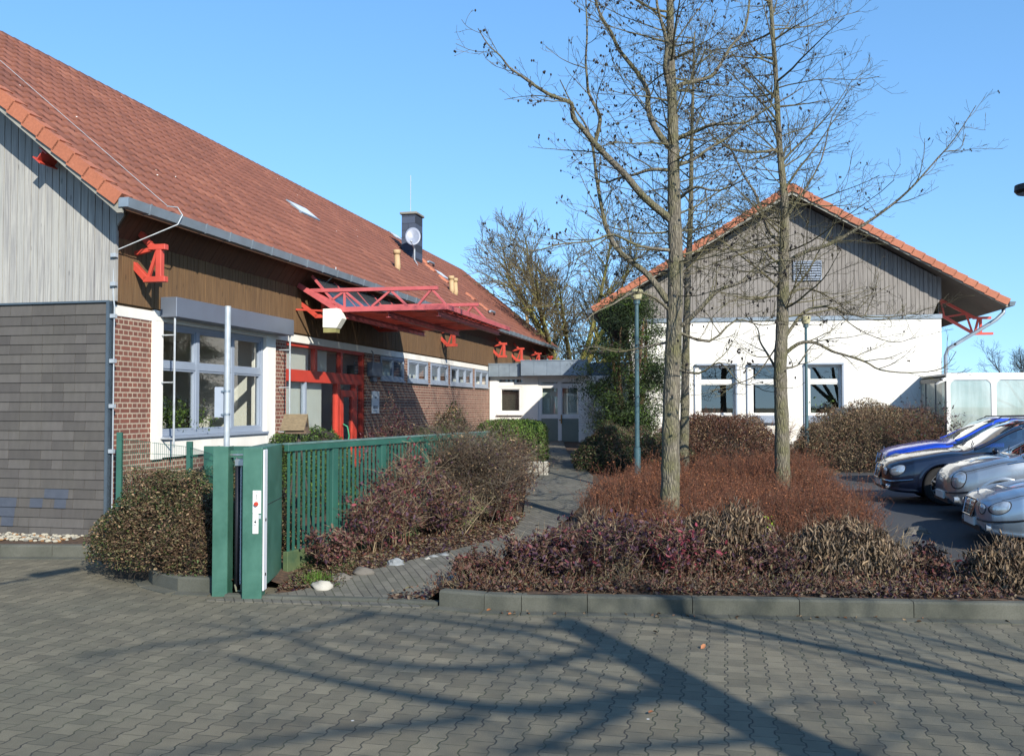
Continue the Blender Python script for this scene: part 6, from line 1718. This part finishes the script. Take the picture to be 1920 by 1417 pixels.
# dry hanging-leaf shrubs, front row
for k,(px,py,Y,rx,ry,h,n_,lab) in enumerate([
 (1368,1092,11.3,.60,.50,.82,4600,'wilted grey tan rhododendron with drooping leaves right of the nearest trunk'),
 (1590,1110,11.2,.75,.55,.66,4200,'wilted dry leaved rhododendron in the middle of the kerbside bed'),
 (1905,1105,10.7,.62,.45,.62,4000,'wilted dry leaved rhododendron in front of the nearest parked car'),
 (1115,1060,11.9,.35,.4,.65,1500,'small wilted shrub left of the nearest alder trunk')]):
    p=atY(px,py,Y);mound('wilted_rhododendron',lab,p.x,p.y,rx,ry,h,n_,.085,[LD1,LD2,LD3,LB1],[3,2.4,2.4,1.5],seed=80+k,stems=500,stm=[TW1,TW4],slen=.25,lump=.25,core=.55,aspect=.24,droop=-.9,flat=2.5,thick=.4,group='wilted rhododendrons behind the kerb')
for k,(px,py,Y,rx,h,lab,wt) in enumerate([
 (1040,1085,11.0,.40,.62,'reddish mahonia at the left tip of the kerbside bed',[2,2,2,2,.5]),
 (1120,1095,10.9,.45,.70,'purple mahonia with a fan of pale bare stems by the kerb',[3,1,3,1,.2]),
 (1190,1090,11.1,.42,.78,'violet mahonia just left of the nearest trunk base',[3,1,3,.6,.3]),
 (1275,1095,10.9,.45,.62,'bright crimson mahonia right at the base of the nearest trunk',[1.4,3,1,.5,3]),
 (1440,1100,10.9,.45,.50,'low purple mahonia between the two wilted shrubs',[3,1,3,2,.1]),
 (1735,1105,11.0,.50,.40,'low purplish mahonia before the car park gap',[3,1,2,3,.1]),
 (890,1105,10.9,.42,.36,'low dark mahonia behind the white stone at the path mouth',[2,1,3,3,.4]),
 (980,1098,10.9,.40,.52,'mahonia with bare twigs where the kerb begins',[2,1,3,3,.3])]):
    p=atY(px,py,Y);twiggy('mahonia_shrub',lab,p.x,p.y,rx,rx*.9,h,760,90+k,[TW2,TW1,TW3],MAH+[LB4],1250,.055,main=24,mr=.007,w=wt+[2.5],group='mahonias behind the kerb',r=.0035)
for k,(px,py,Y) in enumerate([(1165,1095,10.8),(985,1070,11.3),(1690,1040,12.2)]):
    p=atY(px,py,Y);twiggy('bare_shrub',['fan of pale leafless stems in the middle of the purple shrubs','bare pale grey twigs rising at the left tip of the kerbside bed','few pale bare stems beside the car park gap'][k],p.x,p.y,.4,.3,[.5,.62,.5][k],90,110+k,[TW2,TW2,TW4],main=14,mr=.008,r=.004)
p=atY(1446,985,12.3);t=thing('laurel_sprig','single sprig of bright yellow green leaves above the wilted shrub','plant',(p.x,p.y,p.z),0)
rs=np.random.RandomState(5);leaves_mesh('foliage',rs.normal(0,.045,(9,3)),.14,rs,[leafm('leaf_yellow_green','#8fb02f'),LG2],t,.3);o,_=twigs_mesh('stem',np.array([[0,0,-.7],[0.02,0,-.7]]),np.array([[0,0,1.],[0.05,0,1]]),np.array([.72,.70]),np.array([.006,.005]),rs,TW1,t)
# rounded bramble mounds further back
mound('bramble_mound','big brown bramble mound in front of the white wall beside the cars',9.75,25.3,2.45,1.7,1.72,36000,.045,[LB1,LB3,LB2,LRU2],[4,2,2,1],seed=121,stems=9000,stm=[TW1,TW4,TW2],slen=.35,lump=.15,core=.82,z0=.5,up=.5)
mound('bramble_mound','reddish brown mound under the windows behind the two alders',5.3,24.4,1.9,1.5,1.42,26000,.045,[LRU2,LB1,LP3,LB3],[3,4,1,1],seed=122,stems=7000,stm=[TW1,TW3],slen=.35,lump=.15,core=.8,up=.5)
mound('evergreen_shrub','dark green and brown shrub to the right of the path before the door',2.75,24.0,1.25,1.3,1.15,20000,.045,[LG3,LB1,LG1,LB2],[3,3,2,1],seed=123,stems=3000,lump=.2,core=.75)
mound('evergreen_shrub','green low shrub behind the blue green lamp post',3.5,22.,.9,.9,1.05,12000,.045,[LG1,LB2,LB1],[3,2,2],seed=124,stems=2500,lump=.25,core=.6)
twiggy('bare_shrub','pale bare shrub against the white door wall',2.75,27.3,.8,.6,1.9,1300,125,[TW2,TW4],main=30)
twiggy('rose_shrub','loose rose shrub with dark leaves before the glazed shelter',10.55,23.3,.8,.6,1.9,900,126,[TW1,TW3],[LG3,LP3],1200,.06,main=26)
twiggy('bare_shrub','thin upright bare shoots under the white wall between lamp and mound',7.0,24.9,.8,.4,1.3,700,127,[TW2,TW3],main=30)
# evergreen yew by the white building
def yew():
    rs=np.random.RandomState(131);rr=random.Random(131)
    p=atY(1180,850,25.5);x,y=p.x,p.y;g=G(x,y);t=thing('cypress_tree','dark ragged evergreen in front of the left corner of the gabled building','tree',(x,y,g),0)
    mb=MB()
    for k in range(5):
        a=k*1.3;pts=[(.18*math.cos(a),.18*math.sin(a),-.1),(.3*math.cos(a),.3*math.sin(a),1.3),(.45*math.cos(a),.5*math.sin(a),2.6),(.5*math.cos(a+.3),.5*math.sin(a),3.9)];mb.tube(pts,[.085,.07,.05,.02],8)
    build(mb,'trunk',bark_mat('yew_bark','#6d4f3c','#84654c','#5b4a36'),t,smooth=True)
    C=[]
    for k in range(190):
        z=rr.uniform(.9,4.55);R_=1.22*math.sin(min(1,(z-.3)/2.2)*math.pi/2)*(1 if z<3 else max(.25,1-(z-3)/2.1));a=rr.uniform(0,6.28);q=R_*rr.uniform(.35,1.12)
        C.append((q*math.cos(a),q*math.sin(a),z,rr.uniform(.14,.36)))
    P_=[]
    for cx,cy,cz,s_ in C:
        n=int(2900*s_*s_);d=rs.normal(0,1,(n,3))*np.array([s_,s_,s_*.45])*.75
        d[:,2]-=.15*(d[:,0]**2+d[:,1]**2)/s_
        P_.append(d+np.array([cx,cy,cz]))
    P_=np.concatenate(P_);ns=nz(P_,1.5,2.);mi=np.searchsorted(np.cumsum([5.5,3.2,1.])/9.7,np.clip(rs.uniform(0,1,len(P_))+ns*.6,0,.999)).clip(0,2)
    tag(leaves_mesh('foliage',P_,.085,rs,[LG3,LG1,LG2],t,.16,mi),kind='stuff')
    a=np.array([[c[0]*.2,c[1]*.2,c[2]-.3] for c in C]);b=np.array([[c[0],c[1],c[2]] for c in C])
    o,_=twigs_mesh('branches',a,b-a,np.linalg.norm(b-a,axis=1),np.full(len(a),.014),rs,TW1,t,bend=.1);tag(o,kind='stuff')
yew()
# litter, stones, grass
def scatter(name,n,region,mats,size,seed,aspect=.55,z=.02,curl=.3):
    rs=np.random.RandomState(seed);pts=[]
    while len(pts)<n:
        p=region(rs)
        if p is not None:pts.append(p)
    P_=np.array(pts);t=leaves_mesh(name,P_,size,rs,mats,None,aspect,droop=0.,curl=curl);tag(t,kind='stuff');return t
def bedreg(rs):
    x=rs.uniform(-3,8);y=rs.uniform(9.6,15.)
    lo=np.interp(x,[k[0] for k in KR],[k[1] for k in KR])+.18
    if x<-1.4 or y<lo or in_poly(x,y,PATHP) or x>lotx(y)-.1 and y>12.5:return None
    if rs.uniform()<min(.8,(y-lo)/4):return None
    return (x,y,G(x,y)+rs.uniform(.01,.07))
def lowfill():
    rs=np.random.RandomState(151);n=2600;A=[]
    while len(A)<n:
        x=rs.uniform(-.9,6.5);lo=np.interp(x,[k[0] for k in KR],[k[1] for k in KR])+.22;y=lo+abs(rs.normal(0,.75))
        if y>12.6 or in_poly(x,y,PATHP) or (y>11.4 and x>lotx(y)-.2):continue
        A.append((x,y,G(x,y)))
    A=np.array(A);D=rs.normal(0,.7,(n,3));D[:,2]=.8
    t=thing('low_brushwood','low tangle of brown twigs and small leaves along the kerb under the shrubs','shrubs',(0,0,0),0)
    hh=.10+.16*np.clip(A[:,1]-10.,0,1.2)+.08*nz(A,1.3,4.)
    o,pts=twigs_mesh('stems',A,D,hh*rs.uniform(.7,1.8,n),np.full(n,.0035),rs,[TW1,TW3,TW4,TW2],t,seg=4,bend=.8,up=.1);tag(o,kind='stuff')
    P_=np.stack(pts,1);m=11000;i=rs.randint(0,n,m);k=rs.randint(1,4,m);Q=P_[i,k]+rs.normal(0,.03,(m,3))
    ns=nz(Q,1.3,7.);mi=np.searchsorted(np.cumsum([3,2.5,2,1.5,1])/10,np.clip(rs.uniform(0,1,m)+ns*.6,0,.999)).clip(0,4)
    tag(leaves_mesh('foliage',Q,.042,rs,[LB1,LB4,LRU2,LB2,LP3],t,.45,mi),kind='stuff')
lowfill()
scatter('leaf_litter',16000,bedreg,[LB1,LD3,LD1,LRU2,LP3,LD3],.05,141)
def fencereg(rs):
    t=rs.uniform(0,1);y=11.0+6*t;xl=np.interp(y,[11.2,17.4],[-2.75,-.5]);xr=np.interp(y,[a.y for a in PL[:8]],[a.x for a in PL[:8]])
    x=rs.uniform(xl,max(xr+.05,xl+.3));return (x,y,G(x,y)+rs.uniform(.01,.06))
scatter('leaf_litter',6000,fencereg,[LB1,LD3,LD1,LRU2,LP3,LB2],.045,142)
scatter('fallen_leaves',60,lambda rs:(lambda x:(x,np.interp(x,[k[0] for k in KR],[k[1] for k in KR])-rs.uniform(.0,.18) if rs.uniform()<.75 else rs.uniform(5,9.5),.022))(rs.uniform(-.5,7)),[LRU3,LD2,LB1],.05,143)
STN=[mat('white_quartz_stone','#a9a69b',.8,.12,8.,.5,fine=25),mat('grey_boulder','#635f58',.85,.2,6.,.5,fine=25),mat('bluish_stone','#7f8486',.8,.2,6.,.5,fine=25)]
for k,(px,py,s_,m_,lab) in enumerate([(604,1106,.13,0,'large white stone at the corner of the path by the gate'),(640,1090,.12,1,'grey boulder next to the white corner stone'),(681,1080,.13,1,'mossy grey boulder along the path edge'),
 (742,1062,.12,2,'pale bluish white stone in front of the mahonias'),(800,1054,.07,0,'small white stone farther along the path edge'),(813,1049,.07,2,'small grey stone beside the small white stone'),(833,1046,.08,2,'bluish stone under the brown shrub'),
 (860,1094,.13,2,'white stone on the kerbside bed across the path'),(810,1108,.09,1,'grey green stone at the tip of the kerbside bed'),(960,1005,.07,0,'small pale stone at the inner path bend'),(970,975,.07,1,'small grey stone on the left side of the path bend'),(1720,1010,.19,1,'low grey boulder between the spirea and the cars')]):
    p=atG(px,py);mb=MB();mb.ball((0,0,.25*s_),(s_,s_*.75,s_*.6),14,10,jit=.5,seed=k+1)
    o=build(mb,'boulder',STN[m_],None,smooth=(k%2==0));o.location=(p.x,p.y,p.z);tag(o,lab,'stone',group='stones edging the path')
# grass tuft
p=atG(592,1095);rs=np.random.RandomState(7);n=260;A=np.zeros((n,3));A[:,:2]=rs.normal(0,.08,(n,2));D=rs.normal(0,.5,(n,3));D[:,2]=1
t=thing('grass_tuft','bright green tuft of grass beside the white stone by the gate','grass',(p.x,p.y,p.z),0);o,_=twigs_mesh('blades',A,D,rs.uniform(.08,.2,n),np.full(n,.0035),rs,[LG2,leafm('grass_blade','#5d8a2e')],t,bend=.8);tag(o,kind='stuff')
# green groundcover at the gate foot
scatter('ground_cover',1500,lambda rs:(lambda x,y:(x,y,G(x,y)+rs.uniform(0,.08)))(rs.uniform(-2.7,-2.0),rs.uniform(11.1,12.4)),[LB2,LG1,LB1],.03,145)
# potted plants on the inner sill of the big window
def pot(s,p,h,lab,kind):
    w=B.W(p,s,1.62);t=thing('potted_plant',lab,'potted plant',w,-A1,group='plants inside the large window');rs=np.random.RandomState(int(s*100))
    mb=MB();mb.cyl((0,0,0),(0,0,.12),.09,16,r1=.12);build(mb,'pot',mat('red_pot','#a1322c',.5),t)
    if kind=='bush':P_=rs.normal(0,1,(1200,3))*np.array([.2,.24,.16])+np.array([0,0,.12+h*.5]);leaves_mesh('foliage',P_,.05,rs,[LG3,LG1,LG2],t,.5)
    else:
        mb=MB();mb.tube([(0,0,.1),(.02,.02,h*.5),(0,0,h)],[.03,.025,.02],8);build(mb,'trunk',TW1,t)
        n=60;A=np.tile([0,0,h],(n,1))+rs.normal(0,.02,(n,3));D=rs.normal(0,1,(n,3));D[:,2]=.5;o,_=twigs_mesh('foliage',A,D,rs.uniform(.2,.4,n),np.full(n,.01),rs,[LG3,LG1],t,bend=1.2,up=-.8)
pot(1.95,-.5,.7,'yucca with bare trunk behind the left pane of the large window','yucca')
pot(2.15,-.48,.5,'bushy green plant in a red pot behind the left pane','bush')
pot(2.95,-.5,.42,'fern like green plant in a pot behind the middle pane','bush')
for k,(px,lab) in enumerate([(1524,'small green plant on the left of the third window of the gabled building'),(1562,'small green plant on the right of the third window of the gabled building')]):
    x=R.front(px,770,.25)[0];w=R.W(x,.28,1.95);t=thing('potted_plant',lab,'potted plant',w,-A2);rs=np.random.RandomState(k)
    mb=MB();mb.cyl((0,0,0),(0,0,.14),.07,12,r1=.09);build(mb,'pot',WHITEP,t);leaves_mesh('foliage',rs.normal(0,.1,(120,3))+np.array([0,0,.3]),.1,rs,[LG2,LG1],t,.3)
